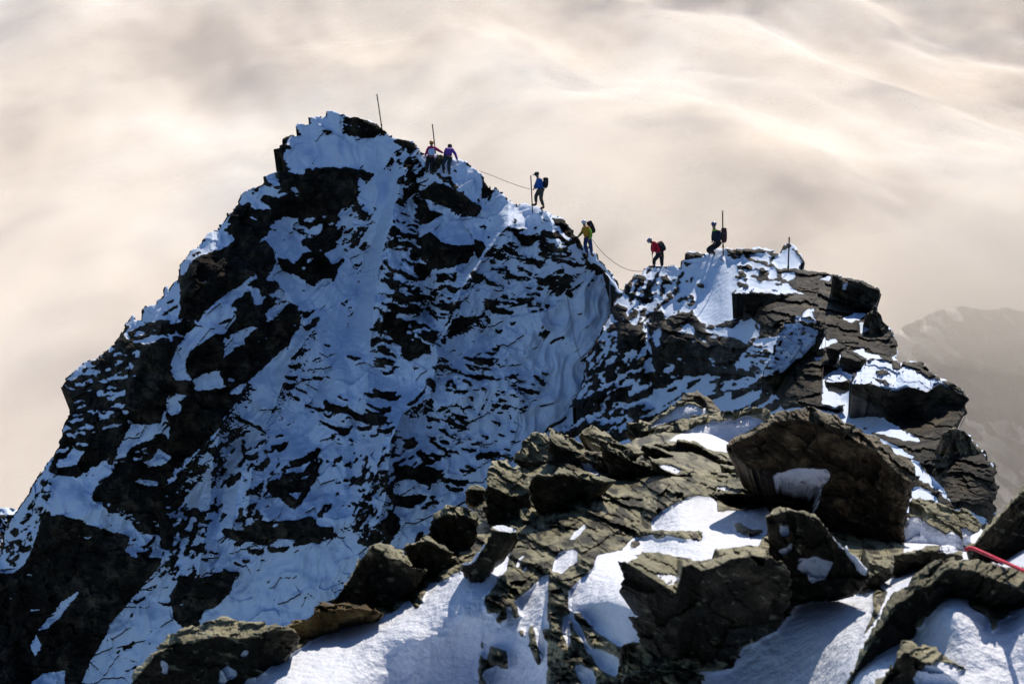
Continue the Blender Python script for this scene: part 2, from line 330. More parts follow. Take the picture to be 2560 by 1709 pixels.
# ---- where the rock is bare
M = np.zeros(g.U.shape)
ROCKS = '''S 870,235 985,240 1180,310 1300,415 1210,410 1100,370 980,330 850,310
S 845,320 960,335 1100,380 1215,410 1180,440 1050,452 930,430 830,395 880,370
S 570,750 640,745 715,735 930,740 1020,765 1030,820 1000,850 995,950 1020,985 985,1030 975,1095 825,1160 800,1200 775,1270 660,1290 555,1220 500,1130 430,1010 380,900 470,840 540,830
S 270,780 400,800 450,850 400,900 330,920 290,860 240,880 200,830 210,780
S 178,590 178,565 240,540 270,450 330,415 390,425 310,450 305,520 370,550 300,560 262,640 300,740 360,760 300,770 268,760 250,650
S 90,820 200,870 250,950 200,940 100,890
S 60,1010 150,990 215,1040 200,1140 100,1090
S 250,1080 330,1020 480,1040 550,1120 540,1200 380,1160 280,1180 0,1250 0,1170 180,1150
S 1000,760 1150,790 1160,810 1090,875 1040,850
S 975,1100 985,1050 1010,1120 1060,1170 1105,1175 1050,1250 1000,1200
S 480,1440 560,1410 640,1420 690,1310 770,1300 780,1370 870,1340 820,1400 770,1470 700,1530 640,1520 560,1500 470,1480
S 960,1440 1070,1380 1060,1430 990,1470
S 1730,720 1770,610 1840,610 1830,700 1760,780 1700,800
S 1330,480 1400,460 1480,475 1560,500 1580,560 1500,590 1460,540 1400,520
S 1590,985 1750,875 1900,930 2000,990 2210,1130 2200,1200 2150,1225 1990,1200 1850,1120 1700,1060 1600,1040
S 1550,1040 1650,1060 1700,1150 1830,1200 1700,1280 1570,1320 1555,1200
S 1450,980 1500,960 1590,890 1590,950 1520,1030 1430,1080 1430,1040
S 2200,790 2240,840 2290,940 2290,1010 2230,1050 2210,1000 2220,880
S 1300,1360 1370,1310 1400,1380 1450,1420 1400,1450 1300,1400
S 1640,1400 1700,1380 1800,1470 1900,1490 2080,1500 2130,1470 2140,1560 1600,1560 1620,1480
B 1020,340 1100,340 1165,375 1140,450 1130,480 1060,460 990,390
B 870,480 1000,490 1110,480 1150,520 1300,560 1190,560 1100,600 1060,640 960,670 880,640 650,620 690,540 740,480
B 1140,430 1240,370 1340,370 1480,410 1510,510 1480,560 1400,520 1300,560 1190,540 1140,490
B 650,640 800,620 930,640 980,700 960,760 910,840 890,880 900,1000 920,1130 870,1170 800,1240 700,1290 600,1340 510,1420 420,1500 390,1566 175,1566 175,1440 215,1390 200,1200 180,1160 250,1090 330,970 400,930 450,940 530,880 600,890 700,830 720,790 690,700
B 930,830 1040,790 1100,860 1140,1000 1110,1110 1060,1160 950,1150 910,1060 895,900
B 1150,960 1250,970 1330,1020 1400,910 1500,900 1600,900 1680,1010 1700,1060 1700,1160 1620,1150 1560,1180 1500,1250 1450,1240 1420,1180 1330,1130 1210,1080 1150,1000
B 1390,800 1440,760 1560,740 1620,660 1700,640 1710,720 1760,700 1810,680 1760,760 1700,800 1640,860 1560,860 1480,860 1400,850
B 1900,790 2010,720 1990,760 1940,800
B 1690,1020 1820,950 1780,1020 1740,1080 1700,1200 1680,1210 1680,1100
B 720,1390 800,1340 840,1290 900,1310 920,1400 1000,1430 1040,1500 1000,1566 720,1566 690,1470 760,1490
B 860,1220 900,1180 1010,1180 1120,1180 1180,1230 1130,1290 1050,1340 960,1250
B 1170,1500 1200,1440 1280,1390 1340,1420 1300,1500 1260,1566 1150,1566
B 1800,1280 1860,1330 1960,1370 2060,1420 2090,1400 2050,1495 1960,1440 1850,1360
B 2240,660 2300,640 2349,700 2349,760 2300,720
B 2220,790 2300,790 2349,840 2240,850
B 2160,1020 2200,1130 2240,1120 2300,1180 2349,1190 2349,1290 2260,1270 2200,1190
C 580,760 680,700 760,760 800,820 900,850 980,860 1080,835 1120,860 1090,960 1040,1010 900,1050 800,1060 720,1050 680,1130 640,1160 520,1100 530,1020 490,960 500,880
C 1110,760 1200,800 1240,850 1190,940 1160,980 1120,900 1130,840
C 1470,680 1560,720 1660,750 1760,740 1800,680 1820,700 1800,780 1700,800 1600,790 1520,750
C 1250,740 1290,740 1300,790 1260,820
C 1080,1110 1120,1070 1150,1110 1210,1120 1210,1180 1150,1210 1100,1190
C 1250,970 1350,985 1340,1000 1260,1000
C 1260,1050 1340,1060 1480,1080 1480,1110 1380,1110 1290,1080
C 1220,1160 1300,1180 1420,1210 1400,1250 1230,1230
C 1190,1280 1290,1310 1440,1310 1460,1340 1400,1350 1260,1340
C 1410,1120 1470,1140 1500,1170 1600,1160 1500,1190 1440,1180
C 1510,1190 1600,1220 1700,1240 1860,1235 1760,1260 1640,1260 1530,1230
C 1510,1300 1620,1310 1800,1300 1720,1350 1670,1400 1600,1390 1530,1360
C 1780,1140 1870,1160 1970,1150 1950,1180 1850,1180
C 2000,990 2100,1020 2230,1000 2180,1030 2060,1040
C 1880,560 1990,580 2080,690 2100,740 2150,790 2180,860 2230,960 2300,1000 2349,1040 2349,1090 2240,1010 2150,900 2100,790 1990,700 1900,620
C 280,660 330,650 370,720 440,760 400,780 330,740
C 260,790 330,790 380,840 300,860 265,850
C 400,850 480,880 440,900
C 270,1400 350,1380 480,1400 590,1430 560,1510 450,1520 330,1500
C 700,1410 790,1410 860,1440 800,1460 730,1450
C 750,1500 860,1500 930,1420 900,1510 820,1520
C 620,1350 720,1340 770,1350 680,1370
C 230,1290 330,1340 400,1330 450,1360 300,1370
C 740,1120 940,1100 950,1150 900,1230 1000,1260 930,1300 870,1290 830,1220 760,1180
C 250,1010 330,1070 400,1090 430,1110 350,1130 270,1060
C 370,1180 450,1230 540,1240 560,1250 470,1250 400,1220
C 1460,620 1510,570 1540,590 1480,650
C 460,700 580,720 590,760 530,750 470,730
D 600,480 680,420 720,370 870,340 960,270 1040,290 1040,370 1000,420 940,460 870,450 800,490 700,520 650,560 600,540
D 720,230 800,200 830,150 900,150 920,240 900,310 800,300 740,250
D 1000,460 1080,400 1160,350 1200,260 1290,230 1330,270 1290,330 1290,400 1310,440 1260,480 1250,560 1200,600 1140,620 1120,700 1110,760 1060,820 900,900 870,930 840,920 760,960 680,950 640,1010 580,880 600,800 650,740 720,700 820,690 820,580 900,510 1000,500
D 250,720 300,650 360,610 440,590 460,540 560,520 620,560 610,650 640,700 590,820 500,880 400,940 310,970 260,880 245,800
D 380,1080 480,1060 620,1060 680,990 860,990 800,1110 740,1180 690,1260 640,1330 580,1420 520,1510 430,1566 100,1566 90,1400 150,1320 210,1250 200,1180 330,1160 360,1120
D 0,600 150,620 200,560 260,580 170,640 120,760 80,880 80,1000 150,1000 230,960 300,990 340,1050 300,1130 180,1110 80,1090 60,1200 40,1300 20,1400 0,1400
D 175,410 330,400 360,450 290,510 200,540 160,500
D 1720,380 1880,420 2000,440 2050,430 2040,490 1970,560 1880,560 1780,520 1800,480
D 1400,1200 1500,1240 1590,1260 1710,1190 1640,1270 1560,1280 1480,1250
D 1590,1290 1650,1330 1720,1260 1660,1360 1600,1330
D 1520,1330 1600,1390 1700,1420 1820,1450 1905,1400 1880,1450 1830,1510 1750,1480 1650,1450 1560,1390
D 740,1310 840,1370 920,1400 1000,1450 1060,1500 1040,1510 900,1430 750,1370
D 1990,1190 2080,1230 2180,1260 2270,1220 2260,1290 2150,1290 2040,1240
D 2070,1080 2180,1090 2290,1120 2340,1170 2260,1190 2150,1150
D 1990,1280 2080,1320 2230,1340 2200,1400 2100,1390 2000,1340
D 1900,1360 2000,1380 2200,1400 2160,1430 2000,1400
D 1220,1060 1300,1120 1380,1170 1350,1190 1280,1140
D 1570,590 1640,640 1690,655 1650,672 1590,630
D 1300,860 1340,880 1380,850 1350,890
D 1500,480 1520,470 1470,590 1400,650 1330,720 1290,760 1290,740 1380,640 1460,570
D 2120,640 2220,660 2180,710 2130,700
D 2060,590 2110,600 2060,670
D 2110,860 2220,900 2340,910 2200,930
D 1200,450 1280,460 1390,460 1320,520 1250,640 1250,540
D 1480,380 1560,360 1570,410 1500,410
D 1400,300 1480,310 1470,350 1410,340
E 160,190 250,260 330,310 430,340 450,390 560,400 680,440 690,500 600,540 510,590 430,560 440,520 470,480 350,420 280,340
E 560,340 680,310 770,350 750,400 650,400
E 880,280 900,190 1000,160 1130,170 1250,100 1200,170 1100,230 990,310 900,360 830,350
E 790,380 850,370 840,430 800,430
E 1160,480 1230,500 1350,460 1385,400 1370,490 1300,560 1200,550
E 775,800 870,800 950,870 1080,880 1040,910 900,910 790,880
E 950,720 1080,720 1200,740 1300,760 1400,740 1530,750 1520,770 1380,790 1240,780 1150,830 1080,830 950,780
E 1000,610 1100,670 1250,710 1360,750 1300,760 1200,730 1080,690
E 860,700 960,715 1000,640 1010,650 980,740 900,740 850,720
E 700,970 760,1010 880,1020 830,1060 750,1040
E 690,1110 760,1160 830,1230 900,1260 860,1265 760,1220 700,1150
E 790,1120 880,1130 1000,1170 1060,1190 1040,1230 960,1180 830,1160
E 460,1020 560,950 620,880 660,800 640,910 560,990 470,1060
E 1540,840 1640,875 1760,900 1640,905 1550,875
E 1540,960 1620,990 1690,1000 1640,1010 1560,990
E 1530,1060 1630,1070 1590,1105 1550,1090
E 1300,265 1350,300 1420,285 1380,335 1330,315
E 1420,190 1480,220 1555,185 1490,255
E 980,1035 1050,1050 1130,1025 1060,1068
E 800,560 830,640 820,700 790,700 785,600
E 1390,640 1440,670 1530,660 1480,690 1420,680
E 1170,950 1250,950 1350,1010 1440,1040 1400,1050 1300,1000
E 880,1310 960,1380 1050,1440 1150,1450 1340,1430 1200,1470 1100,1460 980,1410
E 1060,1360 1180,1370 1380,1385 1200,1395
E 690,1490 780,1520 860,1510 780,1545
E 300,1370 330,1330 375,1330 360,1390 310,1395
E 1530,720 1660,725 1800,760 1660,745
E 1530,800 1660,800 1810,820 1660,830
F 130,850 150,760 280,690 290,710 230,780 200,840 160,890 120,870
F 380,440 460,430 450,500 400,520 300,570 300,540
F 670,660 700,560 780,500 800,540 760,610 700,670
F 1250,410 1400,360 1560,250 1560,290 1640,250 1540,350 1580,420 1540,520 1590,520 1500,620 1440,720 1380,820 1330,870 1270,850 1180,770 1080,720 1030,650 1060,600 1180,560 1200,520 1320,520 1200,500 1180,470 1300,450
F 600,1080 820,1070 860,1010 920,980 1150,990 1350,970 1500,930 1560,1040 1700,1040 1710,1100 1640,1160 1560,1200 1400,1210 1300,1220 1200,1300 1060,1290 1080,1220 960,1230 920,1190 770,1180 640,1140
F 1540,930 1560,840 1640,800 1700,700 1770,690 1700,760 1650,840 1720,780 1640,900 1580,960
F 1080,250 1200,230 1300,180 1220,270 1160,320 1090,280
F 1670,600 1750,600 1830,570 1800,600 1710,630
F 1850,620 2000,620 1980,645 1870,645
F 2110,560 2150,500 2240,490 2220,540 2140,600
F 2050,890 2130,880 2080,940
F 2210,900 2230,870 2290,920 2349,960 2349,1060 2260,1180 2170,1130 2190,1000
F 2050,1060 2150,1110 2150,1190 2100,1200 2060,1130
F 1920,1060 1960,1150 2050,1190 2080,1210 2020,1240 1960,1190
F 310,1260 420,1190 425,1260 380,1290
F 200,910 300,920 420,950 410,970 280,940
F 340,910 460,900 440,975
F 640,1040 700,1060 740,970 740,1020 680,1080 610,1080
F 770,1355 840,1370 900,1380 830,1400
F 1330,1335 1400,1385 1500,1400 1460,1425 1370,1400
F 590,1430 680,1480 780,1480 760,1530 650,1510
F 1240,1480 1290,1520 1420,1500 1300,1540
F 0,690 30,700 40,860 30,950 100,960 150,1110 120,1200 90,1270 0,1240
F 210,1535 340,1520 330,1566 200,1566
F 1610,380 1700,385 1820,405 1760,415
F 500,300 560,290 600,210 620,190 600,280 530,430 500,420
F 660,410 710,340 700,380 670,420
F 490,820 570,850 560,940 520,880
F 750,0 900,20 1050,120 1040,140 900,60 770,20
F 930,170 1000,140 950,190 900,210
F 830,320 900,240 900,290
G 730,450 860,440 930,480 1010,430 1130,460 1150,500 1130,580 1080,650 980,620 960,600 850,570 740,610
G 690,700 760,760 850,740 1000,730 1060,760 1000,800 900,860 780,850 700,800
G 940,1110 1020,1090 990,1190 930,1190
W 180,850 260,840 400,880 480,910 560,930 540,1000 700,1020 690,1060 640,1110 580,1190 520,1260 490,1290 450,1370 400,1450 350,1568 250,1800 -140,1800 -100,1090 60,1090 110,1050 150,960
W 210,655 330,600 395,540 400,490 460,560 430,610 330,680 280,670
W 400,740 470,690 500,620 560,600 640,620 700,620 720,660 700,740 720,860 640,870 540,820 480,790 400,780
W 560,440 540,330 560,230 620,130 720,90 755,120 725,230 720,370 690,440 600,450
W 400,490 470,470 550,440 560,470 500,560 470,570
W 268,290 300,300 400,310 410,340 322,345 290,325
W 720,600 740,480 740,380 800,330 980,300 900,480 850,540 760,640
W 560,870 640,880 700,900 690,925 600,915
W 730,1180 770,1120 850,1120 960,1080 1020,1090 1000,1160 940,1230 880,1250 860,1320 800,1330 750,1290 740,1230'''
SNOWS = '''F 1250,710 1390,690 1335,785
F 1210,480 1360,450 1500,390 1400,510 1250,500
F 1200,590 1400,560 1500,500 1440,570 1300,590
F 920,1070 980,1070 960,1088
F 1060,1230 1180,1150 1330,1170 1280,1230 1150,1250
W 270,1210 330,1170 350,1160 250,1290 200,1330 160,1340
W 130,1400 160,1350 180,1400 150,1450
W 130,1566 190,1520 280,1510 280,1600
W 300,925 400,935 380,942
W 590,680 680,695 670,715 600,705
D 920,590 1010,600 960,625
D 1000,565 1080,560 1060,580
D 880,740 900,700 930,690 840,800
D 650,640 800,640 780,655 660,660
W 440,840 520,905 430,900
B 1460,960 1520,960 1450,1020 1430,1000
B 1400,1040 1440,1060 1420,1090 1380,1060
B 1370,1110 1430,1150 1410,1160
B 850,550 900,550 980,600 930,590
B 1230,600 1180,620 1250,640'''
# the broken left flank is mostly bare, snow only on its ledges
for z, cov, an, sx, sy in [('B 1195,80 1500,80 1900,150 1900,420 1720,620 1700,800 1500,900 1250,700 1100,640 900,900 900,1150 600,1340 180,1566 0,1566 0,1400 200,1150 200,1000 400,840 600,640 760,430 1030,200', .62, -30, 60, 30),
   ('D 0,400 180,200 400,1000 900,850 1450,350 1250,200 1100,100 1000,-100 700,0 400,300 300,600 60,1000 0,1566 -100,1900 400,1700 800,1200 1100,750 0,1500', .5, -35, 46, 20),
   ('W 265,300 560,10 760,0 760,520 700,860 420,740 330,620 205,650 265,480 300,380', .62, -12, 46, 15),
   ('W 400,560 720,500 730,880 560,900 420,780', .6, -20, 60, 20),
   ('W 10,960 205,640 240,700 180,850 60,1090', .34, -55, 24, 9),
   ('W 700,600 800,330 1100,80 1300,60 1100,250 960,440 850,600 740,820', .62, -40, 50, 20),
   ('F 480,250 700,150 1000,250 1250,420 1050,700 1000,1000 600,1080 480,800', .34, -62, 40, 14),
   ('F 0,700 150,650 480,800 470,1250 330,1566 100,1566 0,1400', .40, -55, 40, 14),
   ('F 1850,300 2300,250 2300,900 2200,1300 1850,900', .24, -62, 40, 12),
   ('G 380,300 760,100 780,700 700,1200 340,1250', .22, -60, 36, 11),
   ('C 250,380 560,360 600,900 480,1100 700,1250 900,1480 300,1566 150,1300 260,900', .24, 25, 46, 13),
   ('E 80,180 760,120 760,420 520,620 260,700 80,640', .30, 25, 44, 12),
   ('C 1450,820 2200,900 2349,1080 1900,1140 1850,1450 1350,1500 1180,1250', .05, 8, 70, 7),
   ('E 780,560 1900,520 1800,900 1560,1120 700,1100', .05, 8, 70, 7),
   ('E 650,1000 1500,1050 1500,1566 600,1566', .16, 12, 50, 8),
   ('S 1380,560 1650,600 1660,820 1420,1050 1340,900', .34, -52, 34, 9),
   ('S 1000,1050 1250,1100 900,1566 600,1566 700,1400', .22, -40, 30, 10)]: noisezone(g, M, z, cov, an, sx, sy, 300+len(z))
for s_ in ROCKS.split('\n'): g.fill(M, pl(s_))
# ledge snow of the left flank, read from the photograph
for s_ in '''B 440,720 580,700 660,705 715,790 600,880 530,880 450,935 390,900
B 225,1000 320,930 330,965 260,1090 190,1150 185,1060
B 0,1350 200,1190 205,1400 170,1566 -180,1566 -180,1520
B 760,430 870,330 900,320 880,400 820,435
B 870,420 940,340 1000,400 1100,480 1000,490 920,470
B 1040,150 1120,140 1190,290 1060,210
B 950,290 1030,240 1140,320 1150,360 1000,330
B 1070,650 1200,560 1340,570 1500,600 1560,700 1440,740 1380,800 1380,920 1330,1010 1250,960 1170,900 1230,790 1180,720 1080,680
B 1130,1010 1220,1090 1420,1180 1450,1250 1500,1260 1500,1400 1300,1400 1250,1280 1130,1180 1040,1160 1100,1080
B 880,1140 930,1150 780,1300 700,1390 690,1470 760,1530 640,1700 400,1700 400,1566 560,1400 720,1290
B 1380,1180 1500,1240 1340,1290 1150,1500 1060,1566 1030,1500 1120,1390 1190,1260
B 870,1240 920,1240 1010,1330 1000,1420 930,1400 900,1320
D 530,220 720,90 830,110 700,230 700,380 590,490 400,560 240,700 180,860 100,830 170,640 280,540 370,420
D 620,660 700,530 870,450 960,460 820,560 830,640 720,660 680,700 620,740
D 1000,460 1200,250 1290,190 1100,400 960,470
D 320,1000 400,940 560,870 600,960 640,1040 500,1060 370,1080
D 60,1150 130,1120 210,1230 200,1290 120,1320 60,1290
D 660,1120 740,1050 860,990 820,1060 780,1110
D 100,860 180,850 270,900 230,980 150,980
D 90,1566 0,1450 30,1280 90,1390
W 340,690 400,640 470,590 460,640 400,740 380,700
W 490,600 560,450 690,445 700,490 640,520 570,545 540,590
W 630,640 680,550 740,590 720,620
W 245,640 330,530 395,520 330,620
W 550,990 590,960 690,965 700,1020 560,1020
W 570,690 680,705 680,715 590,700
W 840,270 940,215 975,290 890,300
W 730,200 790,110 860,60 960,30 900,80 820,130 790,200 740,200
W 720,340 760,320 780,400 730,410'''.split('\n'): g.fill(M, pl(s_), 0)
# small ledges scattered by zone: (zone, how many, widths, dip angle)
ZONES = [('C 1450,800 2000,850 2230,1000 2000,1100 1850,1500 1350,1500 1250,1250 1440,900', 50, 18, 80, 8),
 ('C 1500,560 1880,560 2120,800 2250,1000 1900,1000 1500,760', 45, 16, 50, 12),
 ('C 230,950 520,1100 1000,1300 880,1566 130,1566 240,1200', 60, 12, 55, 10),
 ('C 280,600 560,380 600,760 480,960 250,960', 24, 10, 34, 10),
 ('E 100,150 900,100 780,500 500,700 100,800', 50, 10, 40, 14),
 ('E 820,560 1530,520 1900,640 1640,1080 1200,1060 760,1000 780,700', 45, 18, 90, 8),
 ('E 700,950 1300,1000 1650,1180 1400,1540 700,1560 640,1300', 70, 14, 56, 10),
 ('D 1200,500 1600,560 2300,900 2250,1500 1400,1566 1100,1000', 60, 10, 46, 8),
 ('D 1000,150 1450,150 1500,480 1150,560', 40, 8, 30, -25),
 ('F 1550,100 2250,50 2250,700 2000,1100 1600,1000 1650,500', 75, 10, 44, -12),
 ('F 560,150 1250,120 1200,700 900,1000 520,1000 500,500', 110, 7, 38, -30),
 ('F 0,700 480,500 500,1100 300,1566 100,1566', 60, 8, 34, -15),
 ('F 450,1050 1100,1280 1900,1200 1950,1560 420,1560', 60, 8, 40, -5),
 ('W 500,900 740,860 760,1150 620,1500 380,1600 560,1200', 50, 8, 34, -30),
 ('W 10,1000 200,700 240,820 150,950 60,1080', 60, 6, 26, -35),
 ('W 290,300 520,80 760,10 740,100 560,240 480,460 300,600 250,600', 170, 8, 46, 6),
 ('A 1000,1440 1380,1180 1340,1566 1000,1566', 20, 8, 24, -20),
 ('S 560,260 900,430 1400,560 1350,760 1000,760 560,720 500,500', 22, 8, 26, 5),
 ('S 1360,560 1640,620 1640,860 1450,1000 1380,900', 45, 8, 30, -50),
 ('S 1900,680 2200,850 2200,1120 1800,850', 26, 8, 30, 25),
 ('S 700,1380 1250,1000 1250,1500 720,1566', 22, 8, 30, -40),
 ('G 740,100 1050,150 1200,800 900,900 700,800 720,400', 90, 8, 34, -25),
 ('G 1050,100 1750,250 1600,560 1200,760 1000,300', 60, 12, 50, 8),
 ('G 400,600 720,400 700,1000 300,1200', 40, 8, 30, -45),
 ('S 200,840 560,830 600,1100 560,1450 300,1500 0,1450 0,1300', 70, 8, 34, 5)]
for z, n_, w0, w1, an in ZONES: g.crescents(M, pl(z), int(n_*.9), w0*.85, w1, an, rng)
for s_ in SNOWS.split('\n'): g.fill(M, pl(s_), 0.0)
# thin drifts caught on the big dark walls
fl = fbm(g.Uw/60, g.Vw/9+g.Uw/70, 77, 4); fz = fbm(g.U/180, g.V/140, 31, 3)
M = np.where((M > .5) & (fl > .42) & (fz > .02), 0.0, M)
# rubble speckle where snow is thin
sp = fbm(g.Uw/13+g.Vw/40, g.Vw/8, 91, 4); zz = fbm(g.U/150, g.V/170, 44, 3)
M = np.where((M < .5) & (sp > .62-.24*np.clip(zz, -.3, .6)) & (zz > .02), 1.0, M)
# smooth couloirs stay white
SM = np.zeros(g.U.shape)
for s_ in '''S 1080,900 1400,700 1380,900 1330,1200 1280,1500 1100,1566 880,1566 1000,1400 1150,1160
D 1500,480 1720,420 1800,120 2100,120 2060,400 2040,560 1800,580 1700,560 1550,640 1560,800 1450,860 1350,780
D 860,1000 1180,700 1480,480 1300,740 1230,860 1180,1100 1150,1500 1400,1560 1600,1500 1480,1290 1280,1180 1180,1050 1040,1100
C 2000,1040 2230,1150 2349,1250 2700,1500 2500,1800 1900,1566 2000,1300
E 1640,560 2050,100 2349,0 2600,100 2300,400 2200,640 2150,850 2060,1000 1900,1220 1600,1400 1520,1300 1650,1100 1800,850 1930,700
F 1380,300 1200,420 1180,380 1300,200 1350,0 1550,0 1600,120
C 1230,560 1500,600 1430,800 1200,1000 1130,1080 1240,860 1290,720
E 1000,330 1250,240 1300,440 1150,460 1130,540 900,580
S 560,540 760,480 1000,520 1300,600 1380,720 1150,760 1000,730 600,730
F 600,720 800,560 760,900 700,960 640,880
F 230,780 500,460 500,700 450,900 330,850
W 210,800 250,680 340,710 400,800 560,860 500,905 380,880
F 1000,1300 1700,1250 1800,1560 1100,1560'''.split('\n'):
    p_ = pl(s_); w_ = g.win(p_); ins = inside(g.Uw[w_], g.Vw[w_], p_); keepbig = blur(M[w_], 3) > .92
    M[w_] = np.where(ins & ~keepbig, 0, M[w_]); SM[w_] = np.where(ins, 1, SM[w_])
SM = blur(SM, 8)
for z, cov, an, sx, sy in [('E 780,480 1950,480 1900,900 1600,1200 700,1120', .42, 9, 90, 10), ('E 650,900 1600,1000 1500,1566 600,1566', .35, 10, 90, 12), ('C 1450,820 2349,900 2200,1140 1850,1550 1350,1566 1180,1250', .40, 8, 90, 10),
   ('C 250,420 560,420 600,900 1000,1250 900,1566 150,1566', .22, 20, 70, 14), ('F 450,100 1100,200 1200,420 1000,1000 480,1100', .28, -62, 60, 16), ('F 1500,100 2300,250 2300,900 1900,1200 1500,1000', .30, -60, 60, 14)]: noisezone(g, M, z, cov, an, sx, sy, 600+len(z), 0.0)
M = np.where((M > .5) & (SM > .55) & (blur(M, 6) < .8), 0, M)
core = blur(M, 4, 2); fine = fbm(g.U/15+g.V/70, g.V/3.4-g.U/24, 611, 4)
M = M*(core > .27)                                                     # no lone specks
M = np.where((M > .5) & (core < .72) & (fine > .22), 0.0, np.where((M < .5) & (core > .22) & (fine < -.30) & (SM < .3), 1.0, M))
# ---- depth
BASE = rbf([(0, 1400, 75), (160, 980, 75), (330, 800, 74), (560, 560, 73), (700, 300, 73), (830, 285, 73), (1000, 350, 72), (1150, 420, 71), (1300, 520, 70), (1450, 620, 68.8), (1540, 735, 69.5),
  (0, 1700, 71), (300, 1700, 70), (600, 1700, 67), (1000, 1600, 66.5), (1400, 1500, 67), (1640, 1200, 67.5), (1640, 900, 70),
  (800, 700, 72.0), (700, 900, 71.5), (600, 1000, 71.5), (480, 1250, 71.3), (400, 850, 70), (500, 700, 71), (250, 1100, 71), (330, 1000, 70.5), (160, 1250, 70.5), (650, 700, 70.8),
  (900, 640, 72.3), (860, 800, 71.4), (1060, 650, 69.6), (1200, 800, 68.2), (1060, 900, 68.6), (1150, 1000, 67.8), (1350, 850, 69.2), (1250, 1080, 68.2), (1450, 900, 68.6), (930, 1000, 69.0), (900, 1200, 67.6),
  (800, 1000, 69.8), (720, 1150, 69.2), (700, 1350, 67.6), (1000, 1250, 67.2), (1280, 560, 69.6), (1230, 650, 69.6), (560, 1300, 69.4), (520, 1500, 68.6)])
D = BASE(g.U, g.V)
st = g.step; px = 67/FPX
big = blur(M, 9/st, 7/st)
ribs = lines(g, 'S 1450,760 1330,1200 1250,1500 C 200,1000 130,1450 E 90,640 60,1000 G 640,100 560,500 350,950|C 1440,640 1240,900 1150,1050 1000,1250 860,1566 E 730,400 760,560 680,950 420,1100 290,1400 G 660,700 560,1000|D 1500,480 1290,760 1180,1080 1000,1500 F 1050,150 900,500 860,900|F 620,0 520,400 490,800 440,1100 380,1500|F 800,500 740,800 700,1050|D 860,1000 640,1350 520,1560 F 480,200 220,480 30,800|C 1850,560 1950,900 2000,1100', 32, 92)
ribs -= lines(g, 'S 1330,720 1250,1100 1130,1500 B 1990,900 1950,1250 D 1900,300 1750,700 1500,1150 1400,1500 F 1450,200|C 560,400 560,900 640,1300 700,1566|D 2000,500 2050,900 1950,1200 F 1900,300 1850,700|F 700,200 600,600 560,900|C 1230,700 1150,900 D 2349,560|E 1250,250 1100,450 600,950 560,1300', 44, 80)
S = blur(ledges(M, .55, .30, 20, st), 2.5/st, .5)+blur(ledges((blur(M, 3) > .8)*1.0, .45, .2, 28, st), 9/st, 3/st)
fa = (g.U*.86+g.V*.5)/1; fb_ = (-g.U*.5+g.V*.86)/1                   # across / along the fall line of the face
und = fbm(g.U/150, g.V/150, 8, 3)*46+fbm(g.U/46, g.V/60, 9, 4)*10*(1-.6*SM)+ridged(fa/95+.6*fbm(g.U/120, g.V/120, 12, 2), fb_/420, 10, 3)*26+ribs+facet(g.Uw/60+g.Vw/160, g.Vw/46, 14)*9*(1-SM)
rk = blur(M, 1.2)
S = S*rk+blur(S, 12/st, 3/st)*(1-rk)
rough = (slabs(g.Uw, g.Vw, 6, 17, 21)*7+facet(g.Uw/17, g.Vw/9, 3)*3+fbm(g.Uw/9, g.Vw/4, 13, 4)*3.4+facet(g.Uw/44, g.Vw/30, 6)*15)*blur(M, 2)
soft = (blur(fbm(g.U/24, g.V/34, 19, 3), 2)*7+fbm(g.U/60, g.V/90, 18, 3)*18*(1-.5*SM))*(1-rk)*(1-.5*SM)
D = D-(S+und+rough+soft)*px
sd = sdist(g.U+2.2*fbm(g.U/9, g.V/9, 61, 3), g.V+2.2*fbm(g.U/9, g.V/9, 62, 3), PEAK)+2.0*fbm(g.U/16, g.V/16, 63, 3)+facet(g.U/24, g.V/17, 64)*4
edge = np.clip(sd, 0, 9)/9
D = D+(1-np.sqrt(1-(1-edge)**2+1e-6))*11*px
rim = (sd < 3.4+4*np.maximum(0, fbm(g.U/30, g.V/30, 71, 3)))*1.0        # wind-blown bare crest
snow = 1-np.clip(blur(M, 1.2), 0, 1)+.22*fbm(g.Uw/5, g.Vw/5, 96, 2)*(1-M)
nrm = gradD(D, g)
snow = np.where(rim > .5, np.minimum(snow, .15+.6*(nrm[..., 2] > .72)), snow)
snow = np.where((nrm[..., 2] < -.25), np.minimum(snow, .2), snow)
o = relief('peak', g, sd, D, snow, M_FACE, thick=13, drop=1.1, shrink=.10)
tag(o, 'snow-plastered dark schist peak with overhanging walls and couloirs', kind='structure')
